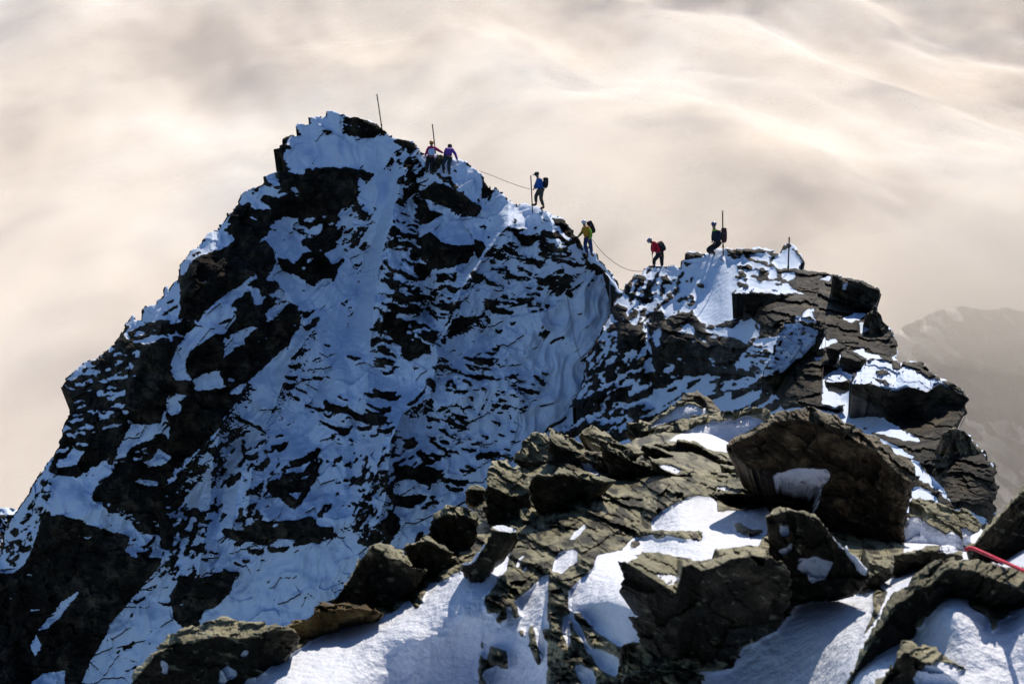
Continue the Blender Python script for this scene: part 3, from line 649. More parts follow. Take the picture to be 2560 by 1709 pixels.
# ================================================================== SETTING: the near ridge on the right
g = Grid(1230, 590, 2720, 2000, 1.8); g.warp(3.0, 24, 15, 5)
RIDGE = pl('''C 2349,1040 Q 545,802 600,730 640,700 680,660 725,665 760,590 790,575 890,590 900,603 905,590 960,585 1020,580 1075,600 1085,550 1110,535 1118,500 1110,470 1140,455 1250,465 1300,475 1340,470 1380,425 1450,422 1530,435 1630,430 1680,418 1740,425 1830,432 1900,450 1945,465 1990,420 2035,385 2090,410 2125,460 2150,500 2182,560 2160,585 2110,610 2200,620 2349,640
 T 650,305 760,330 880,360 1000,400 1050,430 1072,475 1060,530 1030,580 1045,640 1100,720 1150,790 1190,850 1215,900 1220,1000 1205,1025 1165,1035 1240,1080 1310,1085 1390,1080 1420,1110 1500,1160 1600,1220 1760,1300 1800,1345 1845,1390 1835,1420 1800,1430 1830,1480
 J 1780,520 1730,590 1670,650 1760,690 1830,740 1900,850 1960,890 1985,970 2060,1010 2085,1090 2060,1140 2060,1180 2100,1240 2080,1290 2045,1400 2085,1450 2080,1490 2010,1560
 O 2290,1500 2420,1900 1150,1900 1180,1300 1200,1100 E 1900,1300 2080,1240 2120,1130 2075,1000 2170,840 2200,740 2190,690 2225,640 2215,570 2260,500 2310,440 2349,330 Q 240,1400 300,1330 330,1230 380,1140 440,1000 500,900 520,850''')
M = np.zeros(g.U.shape)
ROCKS = '''Q 710,800 760,795 840,840 830,860 720,830
Q 650,845 720,860 810,890 810,930 740,910 670,880
Q 470,1000 490,920 570,940 560,1040 540,1090 480,1060
Q 415,1150 450,1080 545,1090 510,1160 420,1185
Q 510,1180 530,1080 600,1070 640,1100 760,1170 770,1200 720,1260 620,1350 530,1370 510,1290
Q 780,1090 810,1000 920,1000 940,1060 1060,990 1200,1000 1240,1080 1300,1110 1400,1110 1560,1060 1640,980 1660,1040 1760,1120 1780,1200 1660,1340 1560,1430 1560,1566 930,1566 830,1500 810,1320 800,1200
Q 1520,830 1560,800 1850,830 2070,850 2110,920 2200,960 2100,1000 2000,1080 1970,1200 1900,1220 1760,1100 1640,1000 1620,880
Q 1210,740 1300,740 1280,770 1215,790
Q 1110,465 1300,475 1250,515 1120,535
Q 1090,550 1150,550 1190,560 1120,590
Q 1380,425 1530,440 1740,430 1900,460 1935,470 1870,565 1750,560 1640,520 1640,480 1560,490 1480,510 1500,450
Q 1940,470 2035,385 2125,460 2182,560 2110,612 2160,560 2110,480 2050,415 1990,455
Q 1770,570 1860,570 1930,620 1960,680 2100,740 2200,800 2349,840 2349,640 2110,610 1940,610 1880,570
Q 1750,700 1780,600 1860,640 1900,720 1760,720
Q 1560,740 1640,730 1720,760 1600,780
Q 760,590 790,575 890,590 880,610 790,600
Q 680,665 725,668 700,690 640,740 600,780 560,800 600,730
Q 1160,860 1090,870 1150,900
Q 900,700 960,680 1000,700 930,760
Q 1130,930 1190,880 1200,920 1150,950
Q 840,960 960,870 1060,830 940,910 850,985
T 150,260 330,255 650,300 880,360 1050,430 1072,475 1030,590 1045,640 1220,900 1220,1010 1160,1040 1050,1000 930,950 780,1000 600,940 560,780 480,700 380,680 300,680 250,620 245,580 330,560 600,640 640,590 400,470 300,440 250,380 150,350
T 0,470 330,470 410,480 640,590 760,680 600,660 480,600 330,560 245,580 250,620 290,690 215,740 150,850 0,880
T 400,470 800,620 900,640 860,690 700,680 600,640
T 30,1215 200,1190 300,1100 440,1010 560,960 590,950 700,1000 710,1090 720,1130 640,1170 560,1230 550,1440 450,1480 200,1500 170,1400 60,1290
T 710,1090 820,1150 900,1140 950,1060 1020,1050 940,1160 860,1200 730,1160
T 930,950 1160,1040 1250,1100 1260,1140 1180,1110 1040,1020 930,990
T 1310,1080 1420,1110 1600,1230 1760,1300 1700,1300 1600,1260 1500,1190 1400,1190 1310,1130
J 650,240 760,240 900,250 1120,290 1200,250 1380,300 1440,320 1560,240 1700,300 1795,345 1795,385 1750,400 1775,450 1780,520 1730,590 1670,650 1760,690 1900,850 2085,1090 2100,1240 2085,1450 2010,1570 1740,1440 1600,1350 1560,1250 1450,1130 1300,980 1250,900 1350,790 1200,700 1000,590 900,480 800,400 660,330
J 260,390 380,420 500,470 600,410 560,520 480,510 390,490 300,470
J 400,210 500,230 600,250 590,290 430,260
J 720,640 790,660 830,700 1250,790 1350,800 1560,1000 1560,1200 1400,1100 1200,900
J 1250,1150 1400,1200 1500,1250 1560,1350 1750,1440 1600,1500 1500,1380 1400,1330 1250,1280
J 0,0 380,0 380,320 250,350 200,440 0,480
H 650,170 760,100 900,80 1030,10 1100,-30 1250,-40 1300,120 900,280 700,300
E 2200,970 2280,960 2285,1060 2200,1100 2160,1040
E 2075,1000 2120,1010 2140,1060 2170,1150 2150,1195 2130,1110
Q 620,1440 700,1450 690,1480 640,1480
Q 210,1480 260,1450 250,1520 215,1540'''
SNOWS = '''Q 1240,1110 1340,1160 1380,1130 1540,1140 1640,1040 1720,1080 1780,1200 1640,1260 1560,1230 1400,1200 1290,1150
Q 820,1200 900,1120 880,1300 850,1310
Q 1090,1140 1130,1090 1180,1130 1200,1200 1100,1170
Q 920,1500 1010,1470 1000,1530 920,1540
Q 1660,480 1850,470 1900,490 1850,550 1740,540
Q 1550,720 1650,730 1850,740 1900,760 2050,800 2100,830 1870,838 1700,830 1580,800 1700,760
T 190,290 300,285 320,340 250,360 200,340
T 60,310 140,300 170,340 80,350
T 520,350 600,320 650,320 610,360
T 720,450 740,380 790,370 760,450
T 730,690 880,640 960,660 860,720 800,735
T 890,720 1000,760 920,850 890,830
T 370,690 420,610 480,610 470,680 530,740 440,700
T 540,640 570,650 550,690
T 700,505 770,495 740,515
T 590,900 660,870 690,910 600,950
T 220,740 330,735 440,770 520,790 500,900 450,950 420,1010 300,1090 200,1180 30,1215 60,1100 130,1010 150,850
T 455,990 520,985 575,1040 500,1075
J 650,180 800,20 1000,0 1040,50 1300,150 1500,200 1560,215 1780,330 1700,310 1640,270 1560,230 1440,260 1400,320 1380,300 1200,250 1120,290 900,250 760,240
J 570,520 620,300 800,400 1000,590 1100,650 1280,770 1200,790 900,700 700,620
J 1130,880 1290,940 1280,960 1140,900
J 1190,940 1370,1015 1350,1020 1200,960
J 1260,1240 1330,1230 1440,1290 1510,1380 1400,1350 1270,1290
J 1410,1200 1470,1210 1530,1250 1430,1250
H 900,120 1080,10 1200,0 1350,40 1170,60'''
for z, cov, an, sx, sy in [('Q 220,1400 440,1000 545,810 760,600 900,600 820,1000 800,1300 900,1700 200,1700', .36, -58, 34, 12),
   ('H -500,-300 650,-200 700,300 560,330 200,280 -300,500', .30, -40, 60, 18), ('Q 900,620 1200,600 1160,980 820,1020', .22, -62, 30, 8),
   ('Q 1560,1430 1900,1250 1800,1700 1500,1700', .3, 10, 40, 12), ('Q 1400,500 1950,470 1800,740 1560,730', .3, 20, 40, 10),
   ('O 1150,1000 1300,1010 2270,1200 2420,1900 1100,1900', .6, -20, 90, 26), ('O 1370,840 1480,830 1780,850 1790,960 1560,1010 1280,1010', .34, -25, 80, 20), ('T 0,300 330,300 300,420 0,430', .3, 15, 30, 9), ('J 560,300 1300,780 1200,900 600,560', .2, 30, 44, 8)]: noisezone(g, M, z, cov, an, sx, sy, 400+len(z))
for s_ in ROCKS.split('\n'): g.fill(M, pl(s_))
for z, n_, w0, w1, an in [('Q 620,720 1200,600 1200,1000 820,980 560,1080 470,1050', 45, 6, 26, -55),
   ('Q 230,1400 420,1150 500,1180 520,1400 820,1350 930,1566 200,1566', 60, 7, 30, -40),
   ('Q 1560,1430 1660,1340 1900,1250 1850,1500 1700,1566 1560,1566', 34, 7, 26, 10),
   ('E 2100,800 2349,500 2349,1400 1900,1400', 40, 7, 28, -50),
   ('J 700,600 900,700 1300,790 1000,590', 16, 10, 30, 28),
   ('J 850,120 1500,220 1300,250 900,240', 12, 14, 34, 20),
   ('H -200,0 650,0 650,300 200,280', 60, 7, 26, -30)]: g.crescents(M, pl(z), n_, w0, w1, an, rng)
for s_ in SNOWS.split('\n'): g.fill(M, pl(s_), 0.0)
sp = fbm(g.Uw/16+g.Vw/50, g.Vw/7-g.Uw/60, 91, 4); M = np.where((M < .5) & (sp > .50-.2*fbm(g.U/90, g.V/70, 44, 2)), 1.0, M)
# snow streaks on the leaning slab and in the big wall
p_ = pl('T 220,740 330,735 440,770 520,790 500,900 450,950 420,1010 300,1090 200,1180 30,1215 60,1100 130,1010 150,850'); w_ = g.win(p_)
stk = fbm(g.Uw[w_]/22+g.Vw[w_]/30, g.Vw[w_]/4.6-g.Uw[w_]/40, 87, 3)
M[w_] = np.where(inside(g.Uw[w_], g.Vw[w_], p_) & (stk > .20), 1, M[w_])
p_ = pl('Q 780,1090 1200,1000 1500,1210 1760,1230 1560,1566 930,1566 800,1300'); w_ = g.win(p_)
stk = fbm(g.Uw[w_]/26-g.Vw[w_]/60, g.Vw[w_]/5-g.Uw[w_]/14, 88, 4)
M[w_] = np.where(inside(g.U[w_], g.V[w_], p_) & (stk > .24), 0, M[w_])
core = blur(M, 4, 2); fine = fbm(g.U/15+g.V/70, g.V/3.4-g.U/24, 611, 4)
M = M*(core > .27)
M = np.where((M > .5) & (core < .75) & (fine > .20), 0.0, np.where((M < .5) & (core > .20) & (fine < -.28), 1.0, M))
BASE2 = rbf([(1555, 725, 66), (1600, 690, 65.5), (1650, 668, 65), (1720, 630, 62), (1800, 622, 61), (1900, 620, 60), (1980, 610, 58), (2080, 690, 54), (2190, 715, 51), (2240, 870, 47), (2230, 890, 46),
  (1460, 900, 66), (1420, 1020, 66), (1360, 1200, 65), (1550, 850, 62.5), (1560, 1000, 62), (1640, 900, 60), (1720, 760, 60.5), (1700, 850, 58.5), (1800, 760, 57.5), (1780, 900, 54), (1700, 1000, 57.5), (1900, 700, 56.5), (1900, 760, 52),
  (1960, 850, 46), (1950, 950, 44), (2050, 780, 49), (2100, 850, 46), (2120, 900, 43), (2000, 1000, 40), (2060, 900, 43), (2200, 930, 39), (2350, 960, 37), (2410, 1000, 36), (2300, 1060, 35), (2200, 1030, 36), (2130, 1020, 38.5),
  (2230, 1090, 33), (2350, 1110, 31.5), (2470, 1150, 30.5), (2480, 1280, 29.5), (2330, 1200, 29.5), (2400, 1270, 28), (2300, 1280, 28), (2050, 1150, 33), (1700, 1150, 57), (1500, 1250, 58), (1300, 1380, 62), (2000, 1380, 36), (2400, 2000, 36), (1350, 2000, 64), (1850, 2000, 50), (1700, 1500, 57)])
D = BASE2(g.U, g.V); st = g.step; px = D/FPX
S = blur(ledges(M, .55, .35, 20, st), 2.2/st, .5)+blur(ledges((blur(M, 3) > .8)*1.0, .5, .22, 46, st), 7/st, 3/st)
rk = blur(M, 1.2); S = S*rk+blur(S, 12/st, 3/st)*(1-rk)
rough = (slabs(g.Uw, g.Vw, 10, 34, 23)*26+slabs(g.Uw, g.Vw, 4, 12, 25)*6+facet(g.Uw/30, g.Vw/15, 3)*5+fbm(g.Uw/14, g.Vw/6, 13, 5)*6.0+facet(g.Uw/80, g.Vw/50, 6)*22)*blur(M, 2)
soft = blur(fbm(g.U/22, g.V/30, 19, 4), 2)*4.0*(1-blur(M, 1.5))
D = D-(S+rough+soft+fbm(g.U/90, g.V/90, 8, 4)*16)*px
sd = sdist(g.U+2*fbm(g.U/9, g.V/9, 61, 3), g.V+2*fbm(g.U/9, g.V/9, 62, 3), RIDGE)+1.8*fbm(g.U/16, g.V/16, 63, 3)+facet(g.U/26, g.V/18, 64)*6
edge = np.clip(sd, 0, 10)/10; D = D+(1-np.sqrt(1-(1-edge)**2+1e-6))*14*px
snow = 1-np.clip(blur(M, 1.2), 0, 1)+.22*fbm(g.Uw/5, g.Vw/5, 96, 2)*(1-M)
nrm = gradD(D, g); rim = (sd < 3+4*np.maximum(0, fbm(g.U/30, g.V/30, 71, 3)))
snow = np.where(rim, np.minimum(snow, .15+.6*(nrm[..., 2] > .75)), snow)
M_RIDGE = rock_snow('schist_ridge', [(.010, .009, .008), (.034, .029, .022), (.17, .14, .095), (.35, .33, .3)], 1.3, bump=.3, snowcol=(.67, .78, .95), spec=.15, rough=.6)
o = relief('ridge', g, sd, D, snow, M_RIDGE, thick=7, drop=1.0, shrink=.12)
tag(o, 'nearer rocky ridge of dark blocks with snow on their tops', kind='structure')
# ================================================================== SETTING: the ground in front, snow over broken schist
M_NEAR = rock_snow('schist_near', lit_cols=((.035, .036, .026), (.29, .272, .17), (.60, .55, .37)), cols= [(.005, .005, .004), (.020, .017, .012), (.11, .085, .055), (.35, .36, .33)], scale=6.5, bump=.30, snowcol=(.75, .80, .90), spec=.28, rough=.5, sbump=.6, tint=(1, .94, .7))
GROUND = [(300, 1200, 11), (500, 1590, 8.2), (330, 1700, 7.9), (800, 1530, 7.9), (900, 1450, 8.7), (1040, 1400, 9.0), (1150, 1290, 9.7), (1250, 1200, 10.3), (1450, 1090, 11.3), (1600, 1020, 17.8), (1800, 1000, 18.2), (2000, 1000, 18.5), (2100, 1060, 18.2), (1560, 1092, 13.2), (1750, 1125, 12.6), (1690, 1040, 18.8), (1850, 1050, 18.8), (1300, 2050, 5.6), (2300, 2050, 3.6), (600, 2050, 5.9), (2950, 1709, 4.0), (2950, 1400, 5.6), (2950, 2050, 3.4),
  (2250, 1170, 16.5), (2400, 1290, 14), (2560, 1250, 10), (700, 1709, 6.5), (1000, 1709, 6.85), (1300, 1709, 6.75), (1600, 1709, 5.9), (1900, 1709, 5.6), (1800, 1600, 5.9), (2060, 1709, 5.15), (2200, 1709, 4.45), (1480, 1560, 6.55), (1470, 1450, 6.78), (1480, 1390, 7.15), (2560, 1709, 4.3), (2500, 1540, 4.75), (2560, 1400, 6.0), (2300, 1600, 4.75), (2250, 1480, 5.6), (2400, 1480, 4.95),
  (1150, 1600, 7.0), (1148, 1411, 7.7), (1076, 1493, 7.35), (1000, 1577, 7.0), (1300, 1500, 7.05), (1200, 1450, 7.2), (1350, 1400, 7.5), (1300, 1330, 8.6), (1400, 1600, 6.5), (1600, 1500, 6.1), (1600, 1400, 7.3), (1600, 1300, 8.3), (1800, 1250, 9.2), (1700, 1150, 10.4), (1450, 1230, 9.1), (2000, 1350, 8.0), (2000, 1550, 5.85), (1900, 1450, 6.4), (2120, 1420, 6.9), (2350, 1350, 9.0), (2250, 1330, 9.4), (2000, 1200, 11)]
G3 = rbf(GROUND)
g = Grid(270, 1000, 2990, 2040, 2.3); g.warp(4.0, 40, 25, 4)
OUT3 = pl('Z 90,1400 120,1150 260,940 420,830 660,800 900,820 1080,765 1200,700 1300,610 1420,530 1500,470 1640,430 1750,370 1860,290 1950,180 M 470,760 660,660 760,620 900,620 1100,600 1300,560 1400,500 1560,470 1800,420 2100,370 2260,400 N 480,280 560,200 700,200 900,600 1100,700 1300,760 1380,620 1500,620 1700,680 1760,720 1850,720 2200,690 2900,760 2900,2250 O 300,1860')
M = np.zeros(g.U.shape)
for s_ in '''Z -100,1500 60,1000 600,700 1000,650 1500,400 1900,250 1900,420 1860,480 1720,520 1650,640 1460,757 1220,785 1150,838 950,955 760,1085 640,1110 600,1500
Z 1640,720 1580,600 1500,560 1640,480 1750,400 1860,280 1950,160 M 470,740 660,620 760,540 900,520 1100,480 1300,540 1560,560 1800,560 1960,600 N 360,300 600,440 900,480 1340,640 1320,860 1280,960 1130,1060 960,1080 700,1140 640,1260 430,1370 380,1480 200,1500 I 1400,1740 560,1740 L 1450,1700 1450,700 1480,480 1380,520 1260,640 1000,860 850,860 850,700 1050,440 1080,230 700,420 590,470 460,420 400,500 310,560
H -700,500 0,150 640,650 720,635 850,680 1020,720 1130,760 1400,850 1380,900 1200,880 1000,1000 900,1090 870,1200 700,1280 540,1380 330,1480 200,1400 -20,1500 -120,1300 -400,1000
L 270,150 560,100 900,-200 1900,-300 1850,150 1750,250 1500,330 1470,480 1380,520 1260,640 1140,690 1060,650 1000,760 900,880 850,870 840,700 900,700 940,640 1010,590 1040,450 1100,370 1080,230 700,420 590,470 310,590 250,400
L 780,1260 830,1340 880,1180 1050,1240 1060,1420 950,1390 850,1430 800,1490 760,1440
L 780,1040 800,1080 820,1240 800,1200
L 1270,1000 1300,980 1320,1100 1390,1380 1350,1400 1280,1250 1260,1100
L 1080,790 1130,770 1175,900 1130,920 1090,860
L 1000,840 1045,850 1040,930 980,980 940,940
L 1380,1040 1440,1020 1450,1140 1400,1120
L 1160,1050 1210,1030 1200,1120 1170,1100
L 1460,480 1660,640 1640,740 1700,900 1700,1060 1900,1200 2150,1480 2200,1620 1430,1620 1440,1250 1470,960 1450,700
L 760,1400 820,1500 880,1620 780,1620
K 0,640 300,680 250,720 100,800 60,900 0,840
K 1150,1000 1050,900 1200,840 1420,800 1350,1000
K 1820,700 2000,700 2250,760 2200,900 2080,960 1900,860 1820,800
K 1960,800 2100,1000 2040,1050
N 1160,1010 1230,1060 1180,1200 1080,1350 1150,1200'''.split('\n'): g.fill(M, pl(s_))
for s_ in '''L 1580,900 1660,890 1670,1150 1650,1215 1600,1130
L 1655,640 1740,560 1900,420 1930,300 2150,260 2349,330 2349,800 2400,1130 2170,1210 1900,1040 1750,860 1690,880 1860,1200 2150,1300 2130,1500 1960,1430 1850,1260 1700,1030 1640,800
L 1700,1380 1760,1360 1900,1440 1920,1566 1780,1566 1710,1450
L 1480,470 1530,290 1600,250 1750,250 1740,370 1620,450 1580,485
L 1640,170 1700,80 1830,0 1820,50 1700,160
L 1140,430 1160,350 1230,300 1235,320 1190,370 1180,420
L 1205,500 1220,420 1240,395 1255,420
H 70,1300 150,1200 250,1130 250,1180 120,1300
H 200,480 260,490 400,650 330,650 230,610
H 600,1380 700,1280 900,1230 960,1220 1400,1300 1300,1460 1100,1450 700,1430
H 880,1200 900,1080 1000,1000 1240,870 1350,850 1480,870 1550,920 1540,1040 1560,1000 1680,1000 1900,990 2000,960 2100,1100 2080,1180 1980,1280 1960,1340 1650,1360 1500,1480 1280,1490 1380,1330 1400,1200 1000,1190
H 690,1400 540,1400 420,1440 330,1500 300,1620 700,1620'''.split('\n'): g.fill(M, pl(s_), 0)
for s_ in '''M 1250,440 1600,250 2300,200 2420,420 2200,640 1900,640 1300,620
H 900,1230 960,1195 1050,1220 1030,1260 940,1270
H 700,1310 760,1290 790,1330 730,1370 690,1350
H 1700,1130 1750,1110 1850,1180 1990,1190 1990,1230 1860,1250 1730,1210'''.split('\n'): g.fill(M, pl(s_), 1)
g.fill(M, pl('M 1560,532 1640,490 1720,460 1800,418 1950,395 2080,370 2150,366 2240,400 2180,430 2080,480 1990,540 1985,600 1900,600 1800,560 1640,515'), 0)
D = G3(g.U, g.V); st = g.step; px = D/FPX
# drifts of the big snow slope: crests read from the photograph, each a raised ridge falling to the left
def drift(poly, wdt, h):
    p = pl(poly); d = np.full(g.U.shape, 1e9)
    for (x0, y0), (x1, y1) in zip(p[:-1], p[1:]):
        ex, ey = x1-x0, y1-y0; t = np.clip(((g.U-x0)*ex+(g.V-y0)*ey)/(ex*ex+ey*ey), 0, 1)
        d = np.minimum(d, np.hypot(g.U-x0-t*ex, g.V-y0-t*ey))
    return h*np.exp(-(d/wdt))
up = drift('L 580,400 520,480 400,580 300,720 200,870 80,1000 -100,1080 -300,1200', 46, 26)
up += drift('L 60,1560 250,1330 350,1200 480,1060 640,900', 50, 20)
up += drift('L -450,1500 -300,1180 -180,950 0,830 180,700 320,560', 50, 16)
up += drift('L 1660,660 1800,480 2000,350 2250,290', 50, 18)+drift('L 1700,800 1950,740 2200,760', 34, 14)
up += drift('H 880,1190 1150,1165 1400,1200 1470,1110', 24, 24)+drift('H 1560,1040 1800,1020 2060,1130', 20, 18)+drift('I 180,800 480,760 780,860', 26, 24)
up += drift('N 610,520 300,560 130,700 0,760', 44, 22)+drift('N 340,600 450,650 600,640', 30, 16)
up += drift('K 900,680 760,950 600,1250 520,1500 420,1800', 40, 26)+drift('K 1700,640 1560,800 1400,1000', 34, 14)+drift('K 2349,1000 2100,1100', 40, 20)
nr = blur(M, 2.5)
rough = (slabs(g.Uw, g.Vw, 26, 62, 31)*64+slabs(g.Uw, g.Vw, 34, 22, 33)*20+facet(g.Uw/64, g.Vw/40, 3)*30+facet(g.Uw/26, g.Vw/18, 4)*10+ridged(g.Uw/40+g.Vw/60, g.Vw/22-g.Uw/60, 5, 4)*14+fbm(g.Uw/12, g.Vw/8, 13, 4)*9)*nr
soft = (fbm(g.U/8, g.V/7, 17, 2)*.6+fbm(g.U/70+g.V/200, g.V/90, 19, 4)*17+fbm(g.U/16, g.V/14, 20, 3)*1.3)*(1-nr)
flu = (fbm(g.Uw/9+g.Vw/30, g.Vw/60, 29, 3)*5)*((g.U > 1200) & (g.U < 1370))*(1-nr)
pil = blur((1-M), 5/st*2)*15                                            # snow stands proud of the rock it lies on
D = D-(rough+soft+up+flu+pil+fbm(g.U/160, g.V/120, 8, 3)*14)*px
sd = sdist(g.U, g.V, OUT3)+8*fbm(g.U/40, g.V/40, 63, 4)+3*fbm(g.U/12, g.V/12, 64, 3)
edge = np.clip(sd, 0, 24)/24; D = D+(1-np.sqrt(1-(1-edge)**2+1e-6))*30*px
snow = 1-np.clip(blur(M, .7), 0, 1)
pn = np.clip((fbm(g.Uw/45+g.Vw/80, g.Vw/22-g.Uw/60, 830, 4)+.16)*6, 0, 1)
gr = relief('ground', g, sd, D, snow, M_NEAR, thick=2.5, drop=1.0, shrink=.05, extra={'lit_mix': pn})
tag(gr, 'snow slope with broken green-grey schist in front of the drop', kind='structure')

M_BROWN = rock_snow('schist_brown', lit_cols=((.03, .027, .018), (.15, .125, .078), (.42, .35, .22)), cols=[(.006, .005, .003), (.028, .020, .013), (.20, .15, .09), (.45, .38, .33)], scale=5.5, bump=.3, snowcol=(.75, .80, .90), spec=.25, rough=.5, sbump=.6, tint=(1, .9, .7))
M_OCHRE = rock_snow('schist_ochre', [(.03, .02, .008), (.12, .078, .026), (.34, .25, .10), (.5, .45, .4)], 6.5, bump=.3, snowcol=(.75, .80, .90), spec=.3, rough=.5, sbump=.6, tint=(1, .9, .6))
# ================================================================== THINGS: blocks and slabs
def boulder(name, label, outline, crest=None, at_=12, af=97, D0=None, tilt=0.0, snow='', rock='', mat=None, step=None, rough=1.0, ang=24, rnd=7, thick=None,
            ref=None, group=None, kind=None, rag=1.0, cat='boulder', seed=1, gap=0, streak=None):
    P = pl(outline); C = pl(crest) if crest else None; at_ = at_-13 if at_ < 50 else at_
    u0, v0 = P.min(0)-8; u1, v1 = P.max(0)+8
    size = max(u1-u0, v1-v0); st = step or 2.2
    g = Grid(u0, v0, u1, v1, st); k = min(1.0, size/220)
    g.warp(4.6*k+1.5, 30, 100+seed, 5)
    ib = P[:, 1].argmax() if ref is None else None
    ru, rv = (P[ib] if ref is None else pl(ref)[0])
    if D0 is None: D0 = float(G3(min(max(ru, 300), 2600), min(rv, 1709)))-gap
    theta = PITCH+np.arctan((g.V-854.5)/FPX)
    if C is None: vc = np.full(g.U.shape, P[:, 1].max()+5.0)
    else:
        o_ = C[:, 0].argsort(); vc = np.interp(g.U, C[o_, 0], C[o_, 1])
        vc = vc+(3*fbm(g.U/18, g.V/60, 200+seed, 3)*k)*rag
    kt = 1/np.tan(np.clip(theta+R(at_), R(13), R(171))); kf = 1/np.tan(np.clip(theta+R(af), R(9), R(171)))
    dv = vc-g.V; px = D0/FPX
    vb = P[:, 1].max(); hf = max(0, rv-float(np.interp(ru, C[C[:, 0].argsort(), 0], C[C[:, 0].argsort(), 1]))) if C is not None else 0
    Dc = D0+hf*px/math.tan(float(np.clip(PITCH+math.atan((rv-854.5)/FPX)+R(af), R(9), R(171))))
    D = Dc+tilt*px*(g.U-ru)+np.where(dv > 0, dv*kt, dv*kf)*px
    th = R(ang); a = g.Uw*math.cos(th)+g.Vw*math.sin(th); b = -g.Uw*math.sin(th)+g.Vw*math.cos(th)
    rr = (facet(a/(80*k+8), b/(40*k+6), seed)*16*k+slabs(g.Uw, g.Vw, ang, 30*k+8, seed+3)*24*k+slabs(g.Uw, g.Vw, ang+6, 11, seed+4)*6*k+fbm(a/40, b/6.0, seed+5, 4)*7.5*k+fbm(g.Uw/8, g.Vw/8, seed+6, 3)*2.5+ridged(a/60, b/24, seed+9, 3)*7*k)*rough
    wob = fbm(g.U/(110*k+20), g.V/(90*k+20), seed+11, 3)*12*k+facet(g.Uw/(120*k+16), g.Vw/(90*k+14), seed+12)*26*k
    D = D-(rr*np.where(dv > 0, 1.0, .8)+wob)*px
    n1 = rag*(4.5*k*fbm(g.U/34, g.V/34, seed+21, 4)+7*k*facet(g.U/30, g.V/16, seed+25)+1.6*fbm(g.U/9, g.V/9, seed+22, 3))
    sd = sdist(g.U, g.V, P)+n1
    e = np.clip(sd, 0, rnd)/rnd; D = D+(1-np.sqrt(1-(1-e)**2+1e-6))*rnd*1.3*px
    M = np.ones(g.U.shape)
    for s_ in [q for q in snow.split('|') if q.strip()]: g.fill(M, pl(s_), 0)
    if streak:
        p_ = pl(streak); f = fbm(a/24, b/4.5, seed+31, 4); M = np.where(inside(g.Uw, g.Vw, p_) & (f < .18), 0, M)
    for s_ in [q for q in rock.split('|') if q.strip()]: g.fill(M, pl(s_), 1)
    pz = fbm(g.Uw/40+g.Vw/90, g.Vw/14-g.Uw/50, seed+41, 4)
    pn = np.clip((dv+10*k*pz)/3, 0, 1) if (C is not None and at_ < 50) else np.clip((pz-.05)*5, 0, 1)  # tops coloured as sunlit above the crest, fronts as shaded below
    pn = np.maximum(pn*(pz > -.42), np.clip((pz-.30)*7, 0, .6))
    spk = fbm(a/14, b/6, seed+51, 4); M = np.where((M < .5) & (spk > .38) & (blur(M, 6) > .12), 1, M)
    sm = blur(1-M, 4, 4); D = D-(sm*15*k+(1-M)*2)*px
    D = np.where(M < .5, D+(rr*.85)*px, D)
    o = relief(name, g, sd, D, 1-blur(M, .7), mat or M_NEAR, thick=thick or max(.15, .45*size*px), drop=.5, shrink=.25, extra={'lit_mix': pn})
    tag(o, label, cat if kind is None else None, group, kind)
    return o
BL = []
def bl(**k):
    k['seed'] = 7+13*len(BL); BL.append(boulder(k.pop('name', 'boulder'), k.pop('label'), **k))
# ---- standing on the near ridge, at the right
bl(label='black wedge-nosed block high on the near ridge, its roof capped with snow', outline='Q 1520,832 1560,795 1680,770 1850,800 2070,835 2115,920 2200,960 2100,1000 2000,1080 1970,1200 1900,1225 1760,1115 1650,1010 1620,880', crest='Q 1500,838 1700,832 1850,836 2000,850 2110,868 2220,960', D0=51.5, ref='Q 1800,1100', af=112, at_=20, snow='Q 1540,828 1570,780 1850,760 2090,830 1870,828 1700,822', mat=M_RIDGE, ang=5, seed=1, step=1.7, thick=2.5)
bl(label='leaning slab on the near ridge with snow streaked across its pale face', name='rock_slab', outline='T 215,740 290,682 440,690 540,730 575,790 580,860 500,930 460,1000 560,960 590,1000 570,1200 545,1440 450,1480 200,1500 170,1400 60,1290 22,1215 60,1100 130,1010 150,850', crest='T 0,1225 30,1215 200,1190 300,1100 440,1010 600,900', D0=43.5, ref='T 300,1300', af=115, at_=52, streak='T 215,735 330,735 440,770 520,790 500,900 450,950 420,1010 300,1090 200,1180 30,1215 60,1100 130,1010 150,850', snow='T 290,700 420,700 540,745 440,735 330,720', mat=M_RIDGE, ang=8, step=1.7, thick=2)
bl(label='brown overhanging nose at the right end of the upper near ridge', outline='T 640,300 760,330 880,360 1000,400 1050,430 1072,475 1060,530 1030,585 990,625 900,605 800,545 740,480 700,420 650,380', crest='T 630,310 760,380 880,370 960,420 1040,440 1080,470', D0=49.5, ref='T 900,560', af=98, at_=10, snow='T 720,450 740,380 795,368 765,440', mat=M_RIDGE, ang=20, step=1.6, thick=2, tilt=.4)
bl(label='speckled cliff block under the brown nose, its right edge plunging into the mist', outline='T 1028,590 1100,720 1190,850 1215,900 1222,1000 1205,1025 1160,1032 1050,1000 930,950 850,880 840,830 900,835 1000,760 950,660', crest=None, at_=80, D0=47.5, ref='T 1100,900', mat=M_RIDGE, ang=50, step=1.6, thick=2, tilt=.6)
bl(label='pale sunlit stone wedged between the leaning slab and the snowy overhang, upper of two', name='stone', outline='T 585,950 640,925 700,913 750,935 772,955 740,985 715,1010 690,1080 640,1060 600,1000', crest='T 580,965 640,965 700,975 780,950', D0=41.5, ref='T 680,1000', at_=5, mat=M_RIDGE, step=1.5, cat='rock')
